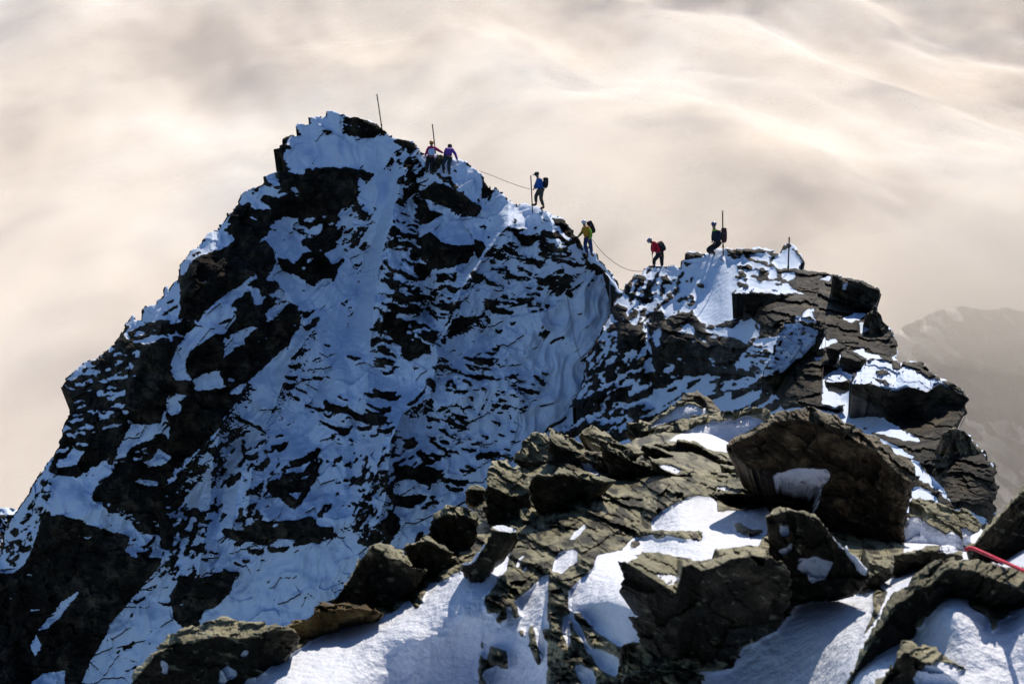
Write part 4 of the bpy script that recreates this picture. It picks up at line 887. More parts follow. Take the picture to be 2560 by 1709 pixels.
bl(label='pale sunlit stone touching the snowy overhang, lower of the wedged two', name='stone', outline='T 715,1000 780,970 860,1005 955,1050 940,1090 900,1145 820,1150 740,1120 710,1090', crest='T 700,1030 800,1055 860,1080 960,1060', D0=40.5, ref='T 800,1100', at_=5, mat=M_RIDGE, step=1.5, cat='rock')
bl(label='wide black overhang with a thick snow cap, above the pale cliff at the right', outline='J 650,200 720,100 800,10 880,-20 1000,-10 1100,40 1140,70 1180,20 1260,8 1330,20 1400,90 1540,185 1700,260 1790,345 1797,385 1750,400 1775,450 1782,520 1730,590 1670,655 1560,705 1400,745 1230,722 1100,640 1000,590 900,480 800,400 660,335', crest='J 640,235 760,235 900,250 1100,280 1200,250 1330,300 1430,320 1480,265 1560,235 1650,285 1760,350 1800,380', D0=35.5, ref='J 1100,600', af=112, at_=10,
   snow='J 650,225 720,100 800,20 880,-15 1000,0 1100,60 1140,75 1200,40 1300,120 1500,190 1600,240 1700,300 1790,360 1700,320 1640,280 1560,240 1470,255 1400,320 1370,300 1200,255 1120,290 900,250 760,240', rock='J 900,100 960,95 1030,120 1000,145 920,135|J 880,165 960,190 1060,240 980,240|J 1040,10 1140,20 1130,85 1050,60|J 1140,30 1330,10 1540,190 1420,140 1300,110|J 1640,215 1720,265 1640,250', mat=M_RIDGE, ang=12, step=1.8, thick=2.5)
bl(label='tall olive-brown cliff block below the wide overhang, cracked face against the mist', outline='J 1560,705 1670,650 1760,690 1830,740 1900,850 1960,890 1985,970 2060,1010 2087,1090 2060,1140 2062,1180 2102,1240 2080,1290 2047,1400 2087,1450 2080,1490 2020,1580 1900,1560 1740,1440 1640,1370 1590,1250 1500,1130 1450,1100 1560,1000 1590,900 1540,800', crest=None, at_=84, D0=30.5, ref='J 1800,1400', mat=M_BROWN, ang=60, step=1.9, thick=2.5, tilt=.8, rough=.8)
bl(label='small snow-topped step stone under the black leaning slab', name='stone', outline='J 395,205 440,150 560,140 640,200 655,260 640,300 560,300 430,265', crest='J 390,212 500,225 600,205 655,240', D0=38, ref='J 500,260', snow='J 395,205 440,150 560,140 640,195 600,205 500,220', mat=M_RIDGE, step=1.6, cat='rock')
# ---- the two snow-carrying ledges in the middle distance
bl(mat=M_BROWN, label='pointed brown stone at the head of the upper snow cushion', name='stone', outline='M 1640,290 1690,225 1780,198 1830,225 1880,260 1935,330 1930,350 1860,345 1800,300 1700,310 1640,330', crest='M 1640,320 1720,260 1800,230 1860,300 1935,345', D0=19, ref='M 1800,330', at_=10, af=80, cat='rock')
bl(label='black ledge rock carrying the upper of two snow cushions', name='rock_ledge', outline='M 1325,410 1400,400 1470,400 1560,340 1660,280 1760,270 1880,320 1930,350 1800,400 1650,440 1500,480 1450,540 1380,550 1330,500', crest='M 1320,430 1440,470 1560,430 1650,400 1780,380 1930,355', D0=17.2, ref='M 1450,520', at_=45, snow='M 1455,455 1500,405 1560,365 1650,305 1760,288 1830,310 1878,348 1780,372 1650,388 1540,425', af=100, ang=-20, cat='rock')
bl(label='long black ledge rock carrying the larger lower snow cushion', name='rock_ledge', outline='M 1430,560 1480,470 1650,400 1900,350 2000,335 2150,305 2230,308 2295,372 2240,410 2120,470 2000,540 1990,600 1960,640 1800,600 1640,560 1500,600', crest='M 1430,560 1560,540 1700,560 1850,610 2000,620 2300,450', D0=15.6, ref='M 1560,560', at_=42, snow='M 1560,532 1640,490 1720,460 1800,418 1950,395 2080,370 2150,366 2240,400 2180,430 2080,480 1990,540 1985,620 1920,610 1800,560 1680,535', af=100, ang=-20, cat='rock')
# ---- crest of the foreground outcrop
bl(label='rough sunlit block at the left end of the jagged foreground crest', outline='M 583,662 590,620 620,590 640,530 680,490 720,465 800,478 832,520 835,600 855,660 800,695 700,695 640,675', crest='M 580,650 700,668 860,664', at_=38, af=100, rough=1.6, ang=40)
bl(label='sharp-topped slab leaning right of the rough block, dark face to the left', name='rock_slab', outline='M 818,445 870,470 940,490 1010,530 1080,590 1170,620 1200,680 1235,755 1150,745 1050,725 1000,700 900,695 840,655 812,580', crest='M 812,500 840,540 900,580 960,600 1000,640 1100,660 1200,720 1240,755', at_=25, af=98, ang=32, snow='M 1020,640 1050,640 1110,690 1160,745 1060,730')
bl(label='rounded sunlit block rising behind the sharp slabs of the crest', outline='M 1018,492 1060,440 1100,425 1160,460 1260,520 1285,545 1380,560 1440,600 1300,660 1200,600 1120,560', crest='M 1010,540 1120,570 1200,590 1300,640 1440,610', at_=30, rough=1.3)
bl(label='long tapering slab with a black triangular face, middle of the crest', name='rock_slab', outline='M 1138,503 1200,540 1290,600 1350,650 1440,660 1500,680 1560,730 1615,757 1570,782 1450,765 1350,745 1260,790 1210,740 1170,640', crest='M 1135,525 1180,570 1240,610 1300,640 1345,665 1420,690 1500,725 1620,760', at_=25, af=102, ang=30)
bl(label='dark humped rock in front of the lower snow cushion', outline='H 880,345 1100,342 1140,293 1200,302 1330,330 1430,390 1560,460 1700,520 1850,612 1900,660 1700,650 1500,620 1300,610 1200,580 1100,500 940,420', crest='H 870,375 1100,360 1150,325 1330,360 1430,420 1560,490 1700,550 1900,660', at_=22, af=100, ang=28)
bl(label='small crinkled rock left of the dark hump', name='stone', outline='H 798,350 850,345 950,370 1060,420 1110,462 1040,490 900,480 820,445 790,410', crest='H 790,370 860,385 950,400 1060,450 1110,470', cat='rock')
bl(label='thin layered slab with a strip of sunlit snow, below the dark hump', name='rock_slab', outline='H 845,458 930,480 1000,475 1100,520 1200,565 1310,610 1230,660 1130,672 1000,610 900,540', crest='H 850,500 960,560 1040,620 1130,662 1310,640', at_=5, snow='H 945,545 1000,548 1100,553 1200,608 1140,655 1060,620 990,580')
bl(mat=M_BROWN, label='brown fissured rock wedged behind the black triangular face', name='stone', outline='M 1000,640 1060,590 1160,620 1200,690 1240,760 1150,748 1080,680', crest='M 1000,700 1080,660 1240,760', at_=60, cat='rock', ang=50)
bl(label='broad flat slab in full sun, icy glints along its cracks', name='rock_slab', outline='H 1015,705 1100,655 1200,620 1400,603 1620,630 1760,660 1950,700 2050,740 2130,800 2330,880 2360,915 2250,960 2100,900 1900,880 1700,865 1500,870 1400,880 1250,800 1100,770', crest='H 1010,715 1130,752 1280,775 1400,838 1500,852 1680,838 1900,850 2100,880 2260,925 2360,925', at_=4, af=98, ang=14, snow='H 1510,770 1560,755 1660,775 1860,820 1760,822 1560,795', gap=.3)
bl(label='shadowed dark slab between the big boulder and the flat sunlit slab', name='rock_slab', outline='H 1515,522 1620,545 1740,590 1850,620 2000,690 2080,760 1950,720 1760,672 1640,640', crest='H 1500,560 1620,590 1850,660 2000,720 2080,760', at_=20)
bl(label='step of two blocks with a sunlit top, left flank of the outcrop', outline='M 398,905 415,770 418,690 450,662 490,648 540,660 590,700 640,720 700,775 745,780 700,870 700,960 660,1010 620,1075 500,1085 430,1080 390,1000', crest='M 400,815 440,830 500,850 560,890 640,880 700,850 745,800', at_=18, af=94, ang=26)
bl(label='small square-edged block standing alone on the left flank edge', outline='M 268,935 268,852 300,815 350,812 400,832 402,905 380,950 320,960', crest='M 260,858 320,848 405,850', at_=12)
bl(label='bulky dark block with a thin sunlit lid, under the sharp slabs', outline='M 690,785 740,723 830,738 880,698 960,715 1080,745 1180,760 1255,787 1190,812 1150,860 1090,890 1000,880 960,950 900,990 800,990 720,970 690,900', crest='M 685,800 740,745 830,765 880,742 960,752 1040,780 1120,800 1190,800 1255,790', at_=15, af=103, ang=16)
bl(label='knobbly rounded boulder at the lower left of the outcrop', outline='Z 1698,345 1710,250 1740,190 1800,140 1870,138 1950,160 1988,200 1980,330 1910,400 1870,412 1760,402', crest='Z 1690,240 1740,215 1820,190 1900,200 1990,225', at_=20, af=95, rough=1.7, ang=60, tilt=-.2)
bl(label='small pale rounded stone beside the knobbly rubble', name='stone', outline='M 622,1010 630,975 665,960 700,975 740,1020 738,1065 700,1080 650,1080', crest='M 620,1045 690,1050 740,1070', at_=30, cat='rock')
bl(label='blocky dark boulder with one bright tilted facet, left of the rubble', outline='Z 1140,672 1200,640 1240,590 1290,500 1340,410 1400,360 1440,350 1500,368 1560,385 1600,430 1622,475 1700,500 1640,600 1560,662 1440,718 1360,705 1250,700', crest='Z 1140,680 1270,560 1350,400 1400,375 1440,410 1500,440 1560,455 1625,480 1700,510', at_=14, af=98, ang=34)
bl(label='shadowed wall rock joining the bright-faceted boulder to the knobbly one', outline='Z 1575,352 1640,340 1700,308 1760,340 1850,400 1800,440 1740,490 1680,560 1620,620 1560,560', crest='Z 1570,372 1700,335 1850,410', at_=14, af=96)
bl(label='small layered rock in the snow notch below the knobbly boulder', outline='L 305,590 310,520 330,400 370,335 430,305 545,320 570,400 520,450 440,540 360,590', crest='L 300,400 370,350 440,330 560,350', at_=8, cat='rock')
bl(label='long dark slab inclined down-left between two snow tongues', name='rock_slab', outline='L 870,120 900,20 1010,10 1145,40 1155,140 1080,240 930,400 850,520 780,590 735,605 640,520 592,460 600,390 700,350 780,260 850,180', crest='L 590,470 700,240 880,70 1150,85', at_=10, af=74, ang=118, snow='L 610,380 660,320 730,200 862,140 820,230 760,330 700,400 650,410|L 900,20 1010,10 1140,45 1145,90 1050,75 905,50', rough=.7)
bl(label='long low black rock along the lower left edge, thin sunlit crest', outline='Z 20,1200 55,1130 68,1060 130,1005 190,945 240,885 330,822 440,800 520,770 600,756 700,775 800,790 870,800 930,800 990,840 1000,890 950,950 880,1020 760,1080 690,1120 600,1250 20,1250', crest='Z 20,1160 140,1045 200,965 300,905 400,915 520,862 640,882 760,866 860,825 1000,850', at_=16, af=97, ang=-12, snow='Z 650,975 690,930 720,945 700,980|Z 540,1128 560,1060 600,1030 650,1060 640,1090 580,1120|Z 225,1000 270,1010 260,1090 230,1060', ref='Z 690,1120')
bl(mat=M_OCHRE, label='ochre flat-topped rock where the left snow slope begins', outline='Z 925,800 960,780 1078,745 1078,715 1100,680 1170,678 1270,690 1360,690 1458,735 1400,758 1300,768 1220,785 1150,835 1050,880 980,905 920,870', crest='Z 925,820 1000,790 1080,735 1240,712 1360,720 1458,742', at_=6, af=95, ang=8)
bl(label='thin slate flake lying on the snow beside the ochre rock', name='stone', outline='Z 1545,690 1560,655 1600,632 1650,640 1640,665 1600,680', crest='Z 1545,680 1650,655', at_=5, cat='rock')
# ---- centre and right foreground
bl(label='huge black block in the centre foreground, its sunlit top cracked like scales', outline='I 555,362 600,372 650,370 750,320 840,262 960,275 1080,300 1260,375 1280,410 1360,400 1440,350 1560,300 1530,260 1650,240 1900,222 2000,250 2100,335 2235,400 2262,600 2240,820 2150,930 2130,1040 1840,1120 1700,1250 1785,1310 1700,1380 1480,1462 1300,1400 1100,1300 900,1250 780,1165 730,1040 690,920 820,870 700,740 578,690 622,540 600,440', crest='I 550,372 660,388 780,460 900,540 1020,610 1135,672 1150,655 1175,540 1200,425 1280,400 1380,462 1500,432 1680,347 1840,312 2110,335 2265,420', at_=-2, af=103, ang=28, ref='I 1300,1400', snow='I 950,480 1050,480 1160,520 1150,610 1050,600 990,540', step=2.4, rnd=8, rough=.8)
bl(label='black mass with hanging snow blobs, right of the central block', outline='N 560,640 600,600 700,600 780,610 850,650 900,715 960,770 1040,850 1105,905 1142,970 1095,1060 1050,1092 960,1072 800,1085 700,1140 600,1180 600,900', crest='N 560,650 700,610 850,655 960,775 1060,870 1142,975', at_=15, af=101, snow='N 735,880 800,868 860,868 940,900 890,985 822,1018 790,970 742,930|N 635,830 660,820 715,785 705,835 652,862|N 900,715 985,757 1055,800 1112,868 1142,940 1112,972 1062,930 1020,860 950,782|N 640,690 690,685 690,750 640,740', ang=60)
bl(label='fan-shaped striped stone tip pointing at the footpath snow', name='stone', outline='N 1090,800 1130,832 1200,862 1255,895 1245,930 1275,970 1200,1015 1100,1075 1085,1040 1130,975 1120,880', crest='N 1090,960 1160,965 1250,925 1275,960', at_=12, af=100, ang=24, cat='rock')
bl(label='great domed boulder, brown left flank and deep black hollow, right of centre', outline='N 353,250 370,213 470,175 560,128 620,75 700,50 830,36 875,60 960,80 1000,122 1070,150 1150,190 1230,240 1290,290 1370,330 1400,400 1408,450 1372,500 1366,560 1336,640 1322,800 1268,885 1170,850 1060,770 960,740 880,650 848,600 860,490 800,470 700,450 590,442 480,382 368,322', crest='N 350,260 480,200 600,130 700,110 780,120 900,130 1000,180 1080,240 1180,290 1250,370 1330,440 1410,470', at_=28, af=106, ref='N 1100,760', mat=M_BROWN, ang=38, snow='N 600,450 620,400 700,380 790,374 900,385 925,415 905,450 862,490 865,560 845,610 800,590 700,500', rnd=18, step=2.2, rough=.9)
bl(label='pale grey slab with a dry cracked face behind the great domed boulder', name='rock_slab', outline='N 1352,640 1370,532 1420,528 1500,560 1600,600 1680,610 1765,682 1742,722 1702,762 1690,835 1560,835 1400,832 1318,825 1328,700', crest='N 1300,650 1440,672 1560,735 1700,770', at_=30, af=60, ang=26, snow='N 1328,650 1380,640 1440,668 1550,738 1600,725 1640,760 1665,835 1560,835 1400,832 1318,825|N 1640,705 1690,715 1735,745 1700,790 1680,830 1655,760', rough=.7)
bl(label='low stone with a patch of sparkling ice, at the end of the red rope', outline='N 1272,852 1350,830 1430,820 1505,795 1570,795 1645,830 1655,872 1600,895 1560,880 1460,892 1370,905 1290,985 1262,962', crest='N 1262,862 1350,850 1440,850 1520,830 1655,865', at_=10, af=96, snow='N 1520,800 1600,795 1625,830 1560,850 1520,835', cat='rock')
bl(label='steep dark boulder cut by the right frame edge, behind the red rope', outline='N 1990,452 1950,520 1870,600 1800,680 1720,770 1668,812 1700,845 1690,885 1780,900 1990,925 2140,920 2140,330', crest='N 1660,832 1730,790 1800,710 1880,620 1960,530 2140,380', at_=20, af=84, ang=-50, ref='N 1850,900')
bl(label='arched grey-green rock in the near right corner, sunlit rim over a dark hollow', outline='K 1225,592 1300,482 1400,390 1500,358 1640,333 1800,350 1950,368 2100,390 2349,450 2560,500 2560,800 2349,745 2200,775 2000,745 1850,705 1700,625 1600,640 1500,800 1450,950 1330,1010 1250,1120 1170,1160 1050,1290 900,1460 830,1482 700,1440 620,1600 560,1740 480,1740 620,1560 720,1290 800,1150 900,1000 1000,770 1060,700', crest='K 480,1740 640,1560 800,1260 960,1010 1100,830 1200,745 1300,650 1450,600 1560,482 1650,448 1850,462 2050,542 2250,622 2560,720', at_=14, af=100, ref='K 1250,1120', ang=-46, step=2.6, rnd=10, tilt=-.3, snow='K 1950,370 2060,330 2200,350 2330,400 2330,440 2100,400')
bl(label='pale-rimmed slab in the bottom right corner holding a bright snow pad', name='rock_slab', outline='K 1165,1158 1250,1150 1340,1190 1480,1200 1600,1280 1700,1380 1850,1430 2100,1566 2300,1740 820,1740 900,1540 1030,1440 1100,1300', crest='K 820,1740 960,1560 1100,1330 1180,1260 1330,1340 1500,1400 1700,1560 1900,1740', at_=10, af=92, ref='K 1400,1566', snow='K 1262,1490 1400,1380 1500,1350 1620,1365 1800,1440 2000,1540 2150,1740 1350,1740', ang=-30, step=2.6)
bl(label='smooth dark rock back at the bottom edge under the central block', outline='I 600,1740 600,1500 700,1450 800,1425 950,1408 1180,1440 1370,1480 1500,1545 1650,1650 1700,1740', crest='I 600,1540 800,1450 1000,1440 1370,1510 1700,1740', at_=20, af=92, ref='I 1100,1566')
bl(label='upright dark pillar stone left under the central block', outline='I 560,1620 565,1500 590,1300 618,1170 700,1150 780,1165 805,1300 795,1420 700,1600', crest='I 560,1190 700,1172 810,1190', at_=10, af=93, ang=80, snow='I 615,1135 700,1130 700,1160 620,1160')
# ================================================================== THINGS: climbers, packs, poles, ropes
def P3(crop, u, v, D): 
    ox, oy, sc = CROPS[crop]; return pt(ox+u/sc, oy+v/sc, D)
def to_mesh(name, ob, mat, parent, origin):
    dg = bpy.context.evaluated_depsgraph_get(); me = bpy.data.meshes.new_from_object(ob.evaluated_get(dg)); me.name = name
    old = ob.data; bpy.data.objects.remove(ob); bpy.data.meshes.remove(old)
    me.transform(Matrix.Translation(-origin)); me.materials.clear(); me.materials.append(mat)
    me.polygons.foreach_set('use_smooth', [True]*len(me.polygons))
    o = bpy.data.objects.new(name, me); COL.objects.link(o)
    if parent: o.parent = parent
    return o
def skin(name, pts, edges, mat, parent, origin, sub=2, root=0):
    """one continuous surface grown round a skeleton; pts = [(Vector, radius)]"""
    me = bpy.data.meshes.new(name); me.from_pydata([p for p, r in pts], edges, []); ob = bpy.data.objects.new(name, me); COL.objects.link(ob)
    m = ob.modifiers.new('s', 'SKIN'); m.use_smooth_shade = True
    if not me.skin_vertices: 
        bpy.context.view_layer.objects.active = ob
    for i, (p, r) in enumerate(pts):
        sv = me.skin_vertices[0].data[i]; sv.radius = (r, r) if not isinstance(r, tuple) else r; sv.use_root = (i == root)
    s_ = ob.modifiers.new('d', 'SUBSURF'); s_.levels = sub; s_.render_levels = sub
    return to_mesh(name, ob, mat, parent, origin)
def lump(name, mat, parent, origin, c, axes, pw=2.6, nu=20, nv=14, dent=0.0):
    """rounded box / ellipsoid with axes (three Vectors)"""
    vs = []; fs = []
    for j in range(nv+1):
        ph = -math.pi/2+math.pi*j/nv
        for i in range(nu):
            th = 2*math.pi*i/nu; d = Vector((math.cos(ph)*math.cos(th), math.cos(ph)*math.sin(th), math.sin(ph)))
            k = (abs(d.x)**pw+abs(d.y)**pw+abs(d.z)**pw)**(-1/pw); d = d*k*(1+dent*math.sin(5*th+3*ph))
            vs.append(c+axes[0]*d.x+axes[1]*d.y+axes[2]*d.z-origin)
    for j in range(nv):
        for i in range(nu): fs.append((j*nu+i, j*nu+(i+1) % nu, (j+1)*nu+(i+1) % nu, (j+1)*nu+i))
    me = bpy.data.meshes.new(name); me.from_pydata(vs, [], fs); me.materials.append(mat); me.polygons.foreach_set('use_smooth', [True]*len(fs))
    o = bpy.data.objects.new(name, me); COL.objects.link(o)
    if parent: o.parent = parent
    return o
def tube(name, pts, r, mat, parent=None, origin=Vector(), n=8, r2=None):
    vs = []; fs = []; m = len(pts)
    for i, p in enumerate(pts):
        t = (pts[min(i+1, m-1)]-pts[max(i-1, 0)]).normalized(); a = t.cross(Vector((.3, .9, .31))).normalized(); b = t.cross(a)
        rr = r if r2 is None else r+(r2-r)*i/(m-1)
        for k in range(n): vs.append(p-origin+(a*math.cos(6.2832*k/n)+b*math.sin(6.2832*k/n))*rr)
    for i in range(m-1):
        for k in range(n): fs.append((i*n+k, i*n+(k+1) % n, (i+1)*n+(k+1) % n, (i+1)*n+k))
    fs.append(tuple(range(n))[::-1]); fs.append(tuple((m-1)*n+k for k in range(n)))
    me = bpy.data.meshes.new(name); me.from_pydata(vs, [], fs); me.materials.append(mat)
    o = bpy.data.objects.new(name, me); COL.objects.link(o)
    if parent: o.parent = parent
    return o
SKIN_M = simple('skin', (.34, .17, .12), .6); HAIR = simple('hair', (.03, .02, .015), .6)
BOOT = simple('boot_leather', (.05, .025, .018), .6); BLACK = simple('black_fabric', (.014, .014, .017), .8); IRON = simple('rusty_iron', (.045, .03, .02), .6, .3)
ROPE = simple('weathered_rope', (.09, .07, .06), .8); GREY = simple('grey_webbing', (.25, .25, .27), .7)
def person(label, crop, D, J, jacket, trousers, hat='helmet', hatm=None, look=(-1, 0, -.2), up=(0, 0, 1), brim=False, collar=None, group='climbers on the ridge', gloves=None):
    """J: joint -> (crop x, crop y, metres away from the camera); grown as continuous surfaces"""
    K = {k: P3(crop, x, y, D+dz) for k, (x, y, dz) in J.items()}
    base = (K['anL']+K['anR'])/2-Vector((0, 0, .08)); root = bpy.data.objects.new('person', None); root.location = base; COL.objects.link(root)
    tag(root, label, 'person', group)
    look = Vector(look).normalized(); upv = Vector(up).normalized(); side = look.cross(upv).normalized(); upv = side.cross(look).normalized()
    hc = K['head']
    # body: trunk, limbs and five-fingered hands in one skin
    pts = [(K['pelvis'], .13), (K['chest'], .14), (K['neck'], .065), (hc-upv*.06, .07), (hc+upv*.02, .095), (hc+upv*.07, .08)]; ed = [(0, 1), (1, 2), (2, 3), (3, 4), (4, 5)]
    for s_ in 'LR':
        i = len(pts); pts += [(K['sh'+s_], .06), (K['el'+s_], .042), (K['ha'+s_].lerp(K['el'+s_], .28), .028), (K['ha'+s_], .036)]
        ed += [(1, i), (i, i+1), (i+1, i+2), (i+2, i+3)]
        i = len(pts); pts += [(K['hip'+s_], .085), (K['kn'+s_], .06), (K['an'+s_], .045), (K['to'+s_], .035)]; ed += [(0, i), (i, i+1), (i+1, i+2), (i+2, i+3)]
    body = skin('body', pts, ed, SKIN_M, root, base)
    for s_ in 'LR':                                                    # fingers closed a little round what they hold
        f = (K['ha'+s_]-K['el'+s_]).normalized(); a = f.cross(look); a = a.normalized() if a.length > .1 else side; n = a.cross(f)
        for q in range(5):
            o_ = K['ha'+s_]+a*((q-1.5)*.02 if q < 4 else .045)+f*(.02 if q < 4 else -.01)
            Lf = (.072, .08, .074, .058, .05)[q]; dr = f if q < 4 else (f+a).normalized()
            tube('finger', [o_, o_+dr*Lf*.45+n*.004, o_+dr*Lf*.8+n*.018, o_+dr*Lf+n*.034], .010, gloves or SKIN_M, body, base, 6, .007)
    # face
    fc = hc+look*.088
    lump('nose', SKIN_M, body, base, fc-upv*.012+look*.014, (look*.022, side*.013, upv*.022), 2)
    for q in (-1, 1):
        lump('eye', BLACK, body, base, fc+upv*.015+side*q*.03-look*.004, (look*.008, side*.012, upv*.007), 2, 10, 6)
        lump('ear', SKIN_M, body, base, hc+side*q*.092-upv*.01, (look*.022, side*.012, upv*.032), 2, 10, 6)
    lump('mouth', simple('lips', (.25, .08, .07)), body, base, fc-upv*.052-look*.004, (look*.007, side*.022, upv*.006), 2, 10, 6)
    # clothes
    sh = 1.0
    pts = [(K['pelvis'].lerp(K['chest'], -.02), .185), (K['pelvis'].lerp(K['chest'], .5), .175), (K['chest'], .19), (K['neck'].lerp(K['chest'], .25), .085)]; ed = [(0, 1), (1, 2), (2, 3)]
    for s_ in 'LR':
        i = len(pts); pts += [(K['sh'+s_], .10), (K['el'+s_], .075), (K['ha'+s_].lerp(K['el'+s_], .14), .052)]; ed += [(2, i), (i, i+1), (i+1, i+2)]
    jk = skin('jacket', pts, ed, jacket, root, base)
    pts = [(K['pelvis']+(K['chest']-K['pelvis']).normalized()*.12, .165)]; ed = []
    for s_ in 'LR':
        i = len(pts); pts += [(K['hip'+s_], .125), (K['kn'+s_], .098), (K['an'+s_].lerp(K['kn'+s_], .08), .075)]; ed += [(0, i), (i, i+1), (i+1, i+2)]
    skin('trousers', pts, ed, trousers, root, base)
    for s_ in 'LR':
        a = K['an'+s_]; t = K['to'+s_]
        skin('boot', [(a+Vector((0, 0, .06)), .06), (a-Vector((0, 0, .03)), .06), (a.lerp(t, .6)-Vector((0, 0, .05)), .05), (t-Vector((0, 0, .05)), .042)], [(0, 1), (1, 2), (2, 3)], BOOT, root, base)
    lump('hair', HAIR, root, base, hc-look*.018+upv*.02, (look*.1, side*.098, upv*.098), 2)
    if hatm:
        h = lump(hat, hatm, root, base, hc-look*.008+upv*.055, (look*.128, side*.115, upv*.088), 2.2)
        if brim: lump('brim', hatm, h, base, hc+look*.15+upv*.045, (look*.07, side*.07, upv*.010), 2.4)
    if collar: lump('collar', collar, jk, base, K['neck'].lerp(K['chest'], .12), (look*.1, side*.1, upv*.045), 2.4)
    # harness belt
    c = K['pelvis'].lerp(K['chest'], .1); ax = (K['chest']-K['pelvis']).normalized(); a1 = ax.cross(look).normalized(); a2 = ax.cross(a1)
    tube('harness_belt', [c+a1*.182*math.cos(t*.3927)+a2*.182*math.sin(t*.3927) for t in range(17)], .010, BLACK, root, base, 6)
    return root, K, base
def pack(label, crop, D, cx, cy, w_, h_, ang, m1, dz=0, lid=None, lash=True, depth=.14):
    c = P3(crop, cx, cy, D+dz); s = D/FPX/CROPS[crop][2]; th = R(ang)
    x = (Vector(RT)*math.cos(th)+Vector(UPV)*math.sin(th)); z = (-Vector(RT)*math.sin(th)+Vector(UPV)*math.cos(th)); y = Vector(FW)
    base = c-z*h_*s/2; root = bpy.data.objects.new('backpack', None); root.location = base; COL.objects.link(root); tag(root, label, 'backpack', 'backpacks worn by climbers')
    W2, H2 = w_*s/2, h_*s/2
    lump('pack_body', m1, root, base, c, (x*W2, y*depth, z*H2), 3.2, dent=.02)
    lump('lid', lid or m1, root, base, c+z*H2*.86-x*W2*.05, (x*W2*.95, y*depth*1.05, z*H2*.26), 2.6)
    lump('side_pocket', m1, root, base, c-z*H2*.45-y*depth*.9, (x*W2*.6, y*.05, z*H2*.4), 2.6)
    if lash:
        for q in (-.25, .3): tube('strap', [c+z*H2*q-x*W2*1.03-y*depth*.3, c+z*H2*q-y*(depth+.03), c+z*H2*q+x*W2*1.03-y*depth*.3], .012, GREY, root, base, 6)
        tube('shoulder_strap', [c+z*H2*.7-x*W2*.9-y*.05, c+z*H2*.55-x*(W2+.16)-y*.14, c-z*H2*.2-x*(W2+.12)-y*.15, c-z*H2*.6-x*W2*.9-y*.06], .02, BLACK, root, base, 6)
    return root
MAG = simple('magenta_jacket', (.42, .02, .13)); PUR = simple('purple_jacket', (.16, .06, .36)); BLU = simple('blue_jacket', (.015, .10, .36)); YEL = simple('amber_top', (.55, .27, .02)); GRN = simple('lime_sleeve', (.25, .48, .03))
RED = simple('red_jacket', (.50, .01, .03)); NAVY = simple('navy_jacket', (.012, .016, .035)); OLV = simple('grey_brown_trousers', (.06, .055, .045)); JEAN = simple('blue_trousers', (.02, .05, .15)); DRK = simple('dark_trousers', (.016, .014, .018)); TEAL = simple('dark_teal_trousers', (.012, .03, .045))
HW = simple('white_helmet', (.55, .6, .66), .35, 0, .5); HO = simple('orange_helmet', (.62, .24, .02), .35, 0, .5); HB = simple('navy_helmet', (.05, .07, .16), .35, 0, .5); HG = simple('slate_helmet', (.16, .2, .25), .35, 0, .5); CAP = simple('black_cap', (.03, .035, .04)); NEON = simple('neon_collar', (.3, .6, .05)); PANEL = simple('pale_blue_panel', (.5, .62, .85)); TAN = simple('tan_lid', (.3, .22, .16))
DA = zget(*pl('a 400,1340')[0])-.1
r_, K, b_ = person('climber in magenta jacket and orange helmet seen from behind with arms spread', 'a', DA, dict(head=(508, 372, 0), neck=(508, 450, 0), chest=(500, 575, 0), pelvis=(470, 830, 0), shL=(410, 530, 0), elL=(350, 660, 0), haL=(285, 800, .05),
    shR=(605, 520, 0), elR=(745, 605, 0), haR=(905, 700, .05), hipL=(405, 880, 0), knL=(362, 1060, -.06), anL=(345, 1285, 0), toL=(335, 1275, .2), hipR=(535, 880, 0), knR=(515, 1090, -.06), anR=(488, 1325, 0), toR=(490, 1310, .2)), MAG, DRK, 'helmet', HO, look=(0, 1, -.25))
lump('back_panel', PANEL, r_, b_, P3('a', 508, 655, DA-.135), (Vector(RT)*.165, Vector(FW)*.05, Vector(UPV)*.17), 3.2)
DB = zget(*pl('a 1000,1360')[0])-.1
person('climber in purple jacket bent forward over the rock, back to the camera', 'a', DB, dict(head=(1105, 492, .32), neck=(1110, 545, .18), chest=(1075, 625, .05), pelvis=(1065, 800, -.05), shL=(985, 570, .05), elL=(945, 690, .12), haL=(935, 850, .2),
    shR=(1185, 575, .05), elR=(1290, 735, .1), haR=(1355, 945, .15), hipL=(970, 860, 0), knL=(885, 1030, .02), anL=(905, 1290, 0), toL=(910, 1275, .2), hipR=(1115, 880, 0), knR=(1065, 1080, 0), anR=(1085, 1345, 0), toR=(1090, 1330, .2)), PUR, TEAL, 'cap', CAP, look=(.1, .8, -.8), up=(0, .6, .8))
DC = zget(*pl('b 600,1430')[0])-.12
person('man in bright blue jacket and dark peaked cap, facing left beside a pole', 'b', DC, dict(head=(548, 352, 0), neck=(585, 435, 0), chest=(640, 560, 0), pelvis=(680, 850, 0), shL=(655, 520, -.18), elL=(600, 730, -.24), haL=(480, 820, -.16), shR=(590, 520, .16), elR=(510, 690, .18), haR=(455, 800, .1),
    hipL=(700, 905, -.09), knL=(680, 1130, -.09), anL=(775, 1395, -.08), toL=(660, 1440, -.1), hipR=(610, 900, .09), knR=(512, 1060, .09), anR=(530, 1290, .08), toR=(420, 1330, .08)), BLU, OLV, 'cap', CAP, look=(-1, 0, -.3), brim=True)
pack('black upright backpack on the man in the blue jacket', 'b', DC, 835, 625, 180, 330, -5, BLACK)
DD = zget(*pl('c 620,1420')[0])-.12
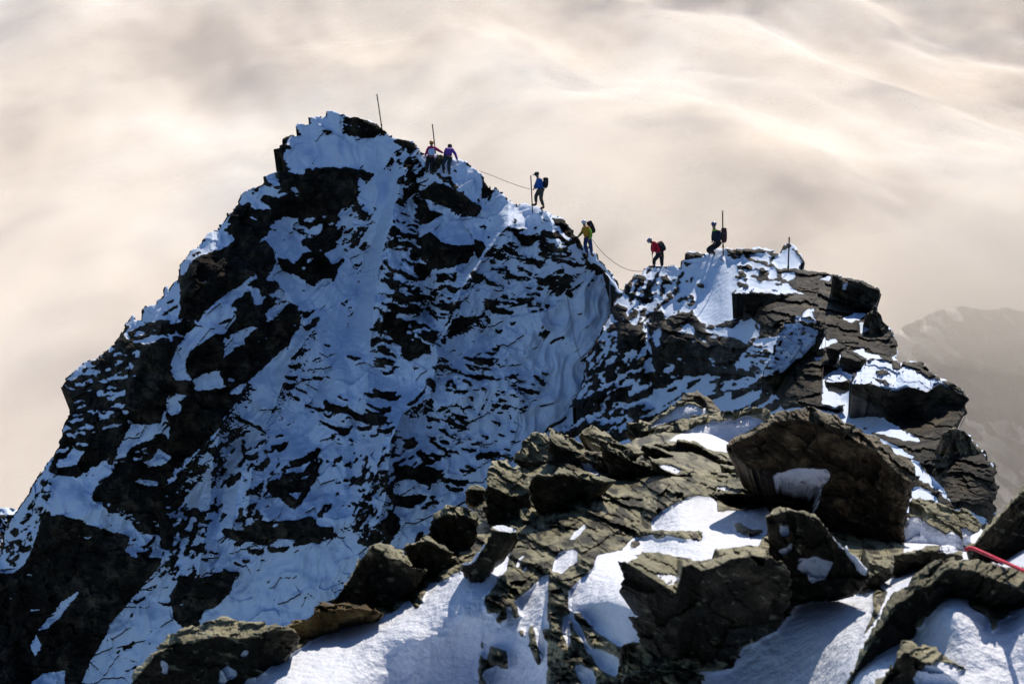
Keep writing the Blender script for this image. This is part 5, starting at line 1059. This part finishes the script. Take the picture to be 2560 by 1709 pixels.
r_, K, b_ = person('climber in white helmet, amber top and lime sleeves with one hand on rock', 'c', DD, dict(head=(522, 355, 0), neck=(540, 450, 0), chest=(590, 600, 0), pelvis=(645, 840, 0), shL=(665, 520, -.15), elL=(765, 720, -.2), haL=(665, 930, -.2), shR=(515, 520, .15), elR=(465, 660, .16), haR=(315, 825, .1),
    hipL=(700, 890, -.09), knL=(745, 1120, -.12), anL=(775, 1360, -.1), toL=(850, 1420, -.14), hipR=(595, 880, .09), knR=(555, 1070, -.05), anR=(640, 1370, .06), toR=(575, 1420, .0)), YEL, JEAN, 'helmet', HW, look=(-.6, -.75, -.3))
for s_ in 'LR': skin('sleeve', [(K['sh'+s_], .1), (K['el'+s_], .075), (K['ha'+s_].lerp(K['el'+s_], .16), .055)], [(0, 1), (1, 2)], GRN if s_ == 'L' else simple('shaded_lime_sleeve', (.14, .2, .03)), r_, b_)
pack('tall black backpack high on the climber with lime sleeves', 'c', DD, 765, 500, 200, 400, 22, BLACK, dz=.12)
DE = zget(*pl('d 700,1370')[0])-.1
r_, K, b_ = person('climber in red jacket and slate helmet stooping over a stick', 'd', DE, dict(head=(388, 355, 0), neck=(480, 405, 0), chest=(600, 500, 0), pelvis=(760, 820, 0), shL=(560, 440, -.16), elL=(530, 660, -.2), haL=(500, 835, -.1), shR=(510, 430, .16), elR=(470, 650, .16), haR=(480, 780, .05),
    hipL=(730, 900, -.09), knL=(545, 1110, -.1), anL=(560, 1310, -.08), toL=(500, 1350, -.1), hipR=(850, 900, .09), knR=(850, 1110, .08), anR=(865, 1360, .08), toR=(800, 1400, .06)), RED, DRK, 'helmet', HG, look=(-.75, -.1, -.7), up=(-.6, 0, .75))
pack('dark backpack with tan lid on the stooping climber in red', 'd', DE, 850, 565, 260, 400, 28, BLACK, dz=-.02, lid=TAN, depth=.16)
tube_r = tube('trekking_pole', [P3('d', 478, 770, DE-.08), P3('d', 508, 1230, DE-.08)], .012, IRON, None); tag(tube_r, 'thin walking stick held by the stooping climber in red', 'walking stick')
DF_ = zget(*pl('e 300,1400')[0])-.15
person('crouching climber in navy jacket with neon collar, facing the camera', 'e', DF_, dict(head=(415, 512, 0), neck=(430, 640, 0), chest=(500, 790, 0), pelvis=(525, 1060, .05), shL=(575, 730, -.12), elL=(560, 920, -.2), haL=(440, 1060, -.25), shR=(410, 730, .14), elR=(385, 890, .12), haR=(375, 1010, 0),
    hipL=(545, 1110, -.05), knL=(330, 1260, -.2), anL=(420, 1360, .1), toL=(480, 1370, .2), hipR=(480, 1100, .12), knR=(225, 1250, .1), anR=(300, 1360, .3), toR=(380, 1370, .4)), NAVY, DRK, 'helmet', HB, look=(-.45, -.85, -.1), collar=NEON)
pack('small dark red backpack of the crouching climber, behind the pole', 'e', DF_, 725, 830, 175, 430, 0, simple('maroon_pack', (.07, .02, .025)), dz=.1, depth=.13)
# ---- iron belay poles
def pole(label, top, bot, D, r=.028, eye=False):
    a, b = pl(top)[0], pl(bot)[0]; A, B = pt(a[0], a[1], D), pt(b[0], b[1], D); B2 = B+(B-A).normalized()*.35
    root = bpy.data.objects.new('belay_pole', None); root.location = B; COL.objects.link(root); tag(root, label, 'pole', 'iron poles along the ridge')
    tube('shaft', [A, A.lerp(B2, .5), B2], r, IRON, root, B, 10)
    ax = (A-B).normalized(); x = Vector(RT)
    if eye: tube('eye', [A+ax*(.035+.035*math.sin(t*.5236))+x*.035*math.cos(t*.5236) for t in range(13)], .012, IRON, root, B, 6)
    tube('collar', [B+ax*.02, B+ax*.10], r*1.5, IRON, root, B, 10)
    return A, B
pole('leaning pole highest on the skyline, above the flat summit slab', 'S 1183,22', 'S 1229,335', zget(*pl('S 1225,370')[0])+.1)
pole('leaning pole behind the climber in magenta', 'S 1726,316', 'S 1760,620', DA+.5)
A3, B3 = pole('short upright pole in front of the man in blue', 'b 352,378', 'b 400,1375', DC-.05)
pole('tall straight pole with an eye on top, next to the crouching climber', 'e 680,130', 'e 696,1200', DF_-.55, eye=True)
pole('pole in front of the pointed snowy rock at the right of the near summit', 'Q 2040,330', 'Q 2030,610', zget(*pl('Q 2030,600')[0])-.15)
# ---- ropes
def rope(label, path, Ds, r, mat, n=26, cat='rope'):
    p = pl(path); t = np.r_[0, np.cumsum(np.hypot(*np.diff(p, axis=0).T))]; t /= t[-1]; q = np.linspace(0, 1, n)
    from_ = [pt(np.interp(x, t, p[:, 0]), np.interp(x, t, p[:, 1]), np.interp(x, np.linspace(0, 1, len(Ds)), Ds)) for x in q]
    sm = [from_[0]]+[(from_[i-1]+from_[i]*2+from_[i+1])/4 for i in range(1, n-1)]+[from_[-1]]
    o = tube('rope', sm, r, mat, None, n=6); tag(o, label, cat); return o
rope('thin rope hanging from the summit rocks down to the pole of the man in blue', 'C 1170,108 1300,155 1420,205 1540,250 1665,286', [71, 70.6, DC], .012, ROPE)
rope('thin rope sagging from the climber with lime green sleeves down to the notch', 'Q 288,352 340,425 400,490 450,530 500,568 560,602 620,625 680,634 738,634', [DD, DD-1, 66], .012, ROPE)
def laid(label, path, r, mat, lift):
    p = pl(path); t = np.r_[0, np.cumsum(np.hypot(*np.diff(p, axis=0).T))]; t /= t[-1]; q = np.linspace(0, 1, 24)
    uu = np.interp(q, t, p[:, 0]); vv = np.interp(q, t, p[:, 1]); dd = np.array([zget(a, b) for a, b in zip(uu, vv)])
    dd = np.minimum(np.convolve(np.pad(dd, 2, mode='edge'), np.ones(5)/5, 'valid'), dd)-lift
    o = tube('rope', [pt(a, b, d) for a, b, d in zip(uu, vv, dd)], r, mat, None, n=6); tag(o, label, 'rope')
laid('faint dark rope lying down the smooth snow below the notch', 'Q 60,830 95,1050 130,1250 165,1370 212,1468', .012, ROPE, .05)
laid('thin dark line hanging down the black leaning slab of the near ridge', 'T 588,720 582,950 560,1150 548,1300 540,1440', .008, ROPE, .05)
RR = simple('red_rope', (.72, .03, .07), .5)
zr = min(zget(*p_) for p_ in pl('K 1850,260 2000,310 2150,380 2300,440'))
rope('taut bright red rope leaving the frame at the lower right edge', 'K 1780,250 1800,236 1835,232 1880,250 2100,348 2349,458 2560,550', [zr+.25, zr+.1, zr-.1, zr-.3], .0065, RR, 40)
# ================================================================== SETTING: far ridge in the mist, sea of cloud
def far_hill():
    g = Grid(2040, 700, 2760, 1560, 3.2); g.warp(8, 50, 500, 4)
    P = pl('O 1840,960 1950,860 2030,782 2075,750 2110,728 2150,712 2210,702 2260,712 2310,705 2400,730 2560,800 2560,1420 1880,1420')
    sd = sdist(g.U, g.V, P)+7*fbm(g.U/40, g.V/40, 511, 4)
    M = np.zeros(g.U.shape); f = fbm((g.Uw*.8+g.Vw*.6)/90, (-g.Uw*.6+g.Vw*.8)/20, 520, 5)-.35*np.clip((g.U-2330)/160, -.6, 1)*(g.V < 1050)
    M = np.where(f < .02, 1.0, 0)
    D = 520+(g.V-700)*-.06+fbm(g.U/120, g.V/120, 530, 5)*-30+ridged((g.Uw*.8+g.Vw*.6)/160, (-g.Uw*.6+g.Vw*.8)/50, 540, 4)*-9
    m = rock_snow('far_rock', [(.02, .018, .016), (.04, .036, .03), (.09, .08, .07), (.5, .5, .5)], .06, bump=.3, snowcol=(.80, .77, .72), spec=.1, rough=.9)
    o = relief('hills', g, sd, D, 1-blur(M, 1), m, thick=60, drop=.8, shrink=.05); tag(o, 'far snow-streaked ridge fading into mist', kind='structure')
far_hill()
def left_far():
    g = Grid(-200, 1240, 330, 1960, 4); P = pl('O -150,1166 -40,1162 0,1163 24,1164 44,1170 60,1200 250,1740 -150,1740'); sd = sdist(g.U, g.V, P)+2*fbm(g.U/12, g.V/12, 5, 3)
    f = fbm(g.U/14, g.V/8, 31, 4); M = ((g.V > 1286) & (f > -.05))*1.0; D = 120-(g.V-1260)*.03+fbm(g.U/30, g.V/30, 7, 3)*2
    o = relief('hill', g, sd, D, 1-M, M_FACE, thick=20, drop=.8, shrink=.05); tag(o, 'low snowy shoulder behind the left foot of the peak', kind='structure')
left_far()
def vol(name, c, s, dens, label, an=.35):
    m = bpy.data.materials.new(name); m.use_nodes = True; t = m.node_tree; t.nodes.clear(); o_ = t.nodes.new('ShaderNodeOutputMaterial'); v = t.nodes.new('ShaderNodeVolumePrincipled')
    v.inputs['Color'].default_value = (.98, .91, .82, 1); v.inputs['Density'].default_value = dens; v.inputs['Anisotropy'].default_value = an; t.links.new(v.outputs[0], o_.inputs['Volume'])
    vs = []; fs = []; nu, nv = 28, 16
    for j in range(nv+1):
        ph = -math.pi/2+math.pi*j/nv
        for i in range(nu):
            th = 6.28319*i/nu; k = 1+.12*math.sin(3*th+ph*2)+.08*math.sin(5*ph+th)
            vs.append(c+Vector((s[0]*math.cos(ph)*math.cos(th)*k, s[1]*math.cos(ph)*math.sin(th)*k, s[2]*math.sin(ph)*k)))
    for j in range(nv):
        for i in range(nu): fs.append((j*nu+i, j*nu+(i+1) % nu, (j+1)*nu+(i+1) % nu, (j+1)*nu+i))
    me = bpy.data.meshes.new(name); me.from_pydata(vs, [], fs); me.materials.append(m); o = bpy.data.objects.new(name, me); COL.objects.link(o); tag(o, label, kind='stuff')
vol('mist', pt(2570, 900, 450), (62, 34, 66), .010, 'mist rolling over the far ridge')
vol('mist', pt(2560, 1080, 430), (60, 30, 60), .007, 'mist below the far ridge')
vol('mist', pt(2400, 735, 465), (70, 30, 24), .013, 'mist capping the far ridge')
def cloud_mat():
    m, t, b = nodes('cloud_top'); L = t.links; co = N(t, 'ShaderNodeTexCoord'); mp = N(t, 'ShaderNodeMapping'); mp.inputs['Scale'].default_value = (1, .42, 1); m0 = N(t, 'ShaderNodeMapping'); m0.inputs['Rotation'].default_value = (0, 0, R(14)); m0.inputs['Location'].default_value = (350, -900, 0)
    L.new(co.outputs['Object'], m0.inputs[0]); L.new(m0.outputs[0], mp.inputs[0]); n = N(t, 'ShaderNodeTexNoise', i_Scale=.0042, i_Detail=4.0, i_Roughness=.5, i_Distortion=.2); L.new(mp.outputs[0], n.inputs['Vector'])
    r = ramp(t, n.outputs[0], [(.36, (.66, .585, .50)), (.50, (.84, .755, .64)), (.64, (.93, .86, .755))]); L.new(r.outputs[0], b.inputs['Base Color'])
    b.inputs['Subsurface Weight'].default_value = 1; b.inputs['Subsurface Scale'].default_value = 45; b.inputs['Subsurface Radius'].default_value = (1, 1, 1); b.inputs['Roughness'].default_value = 1; b.inputs['Specular IOR Level'].default_value = 0
    return m
def cloud_sea():
    nx, ny = 300, 420
    X, T = np.meshgrid(np.linspace(-1, 1, nx), np.linspace(0, 1, ny)); Y = 130*(140**T); Xw = X*(Y*.62+120)
    a = Xw*.80+Y*.60*.35; b = -Xw*.60+Y*.80*.35
    wx = a+30*fbm(a/400, b/400, 3, 2); wy = b+30*fbm(a/400, b/400, 4, 2)
    h = 30*fbm(wx/420, wy/420, 21, 2, .35)+16*fbm(wx/170, wy/230, 22, 2, .4)+4*fbm(wx/70, wy/100, 24, 3)+80*fbm(Xw/1500, Y/1900, 23, 1)
    Z = -250+h*np.clip(Y/700, .5, 2.5)
    P = np.stack([Xw, Y, Z], -1).reshape(-1, 3); i = np.arange(nx*ny).reshape(ny, nx)
    q = np.stack([i[:-1, :-1].ravel(), i[:-1, 1:].ravel(), i[1:, 1:].ravel(), i[1:, :-1].ravel()], 1)
    o = mesh_np('clouds', P, q, np.zeros((0, 3), int), cloud_mat()); tag(o, 'soft beige sea of cloud filling the valleys', kind='structure')
cloud_sea()
def veil(z, sc, th, op, seed, label):
    m = bpy.data.materials.new('cloud_veil'); m.use_nodes = True; t = m.node_tree; L = t.links; t.nodes.clear(); out = t.nodes.new('ShaderNodeOutputMaterial')
    d = N(t, 'ShaderNodeBsdfDiffuse'); d.inputs[0].default_value = (.96, .90, .80, 1); tl = N(t, 'ShaderNodeBsdfTranslucent'); tl.inputs[0].default_value = (.96, .90, .80, 1); ms = N(t, 'ShaderNodeMixShader', i_Fac=.35) if False else t.nodes.new('ShaderNodeMixShader')
    ms.inputs[0].default_value = .3; L.new(d.outputs[0], ms.inputs[1]); L.new(tl.outputs[0], ms.inputs[2])
    tr = N(t, 'ShaderNodeBsdfTransparent'); m2 = t.nodes.new('ShaderNodeMixShader'); co = N(t, 'ShaderNodeTexCoord'); mp = N(t, 'ShaderNodeMapping'); mp.inputs['Scale'].default_value = (1, .42, 1); m0 = N(t, 'ShaderNodeMapping'); m0.inputs['Rotation'].default_value = (0, 0, R(14)); m0.inputs['Location'].default_value = (seed*311, seed*77, seed*50)
    L.new(co.outputs['Object'], m0.inputs[0]); L.new(m0.outputs[0], mp.inputs[0]); n = N(t, 'ShaderNodeTexNoise', i_Scale=sc, i_Detail=8.0, i_Roughness=.56, i_Distortion=.2); L.new(mp.outputs[0], n.inputs['Vector'])
    r = N(t, 'ShaderNodeMapRange', interpolation_type='SMOOTHSTEP'); r.inputs[1].default_value = th; r.inputs[2].default_value = th+.26; r.inputs[4].default_value = op; L.new(n.outputs[0], r.inputs[0])
    L.new(r.outputs[0], m2.inputs[0]); L.new(tr.outputs[0], m2.inputs[1]); L.new(ms.outputs[0], m2.inputs[2]); L.new(m2.outputs[0], out.inputs[0])
    nx, ny = 120, 160; X, T = np.meshgrid(np.linspace(-1, 1, nx), np.linspace(0, 1, ny)); Y = 260*(70**T); Xw = X*(Y*.62+120)
    Z = z+fbm(Xw/400, Y/400, 700+seed, 2)*30*np.clip(Y/900, .5, 2); P = np.stack([Xw, Y, Z], -1).reshape(-1, 3); i = np.arange(nx*ny).reshape(ny, nx)
    q = np.stack([i[:-1, :-1].ravel(), i[:-1, 1:].ravel(), i[1:, 1:].ravel(), i[1:, :-1].ravel()], 1)
    o = mesh_np('cloud_veil', P, q, np.zeros((0, 3), int), m); tag(o, label, kind='stuff')
veil(-195, .0062, .46, .5, 1, 'thin drifting veil low over the cloud sea')
veil(-160, .0044, .48, .5, 2, 'thin drifting veil high over the cloud sea')
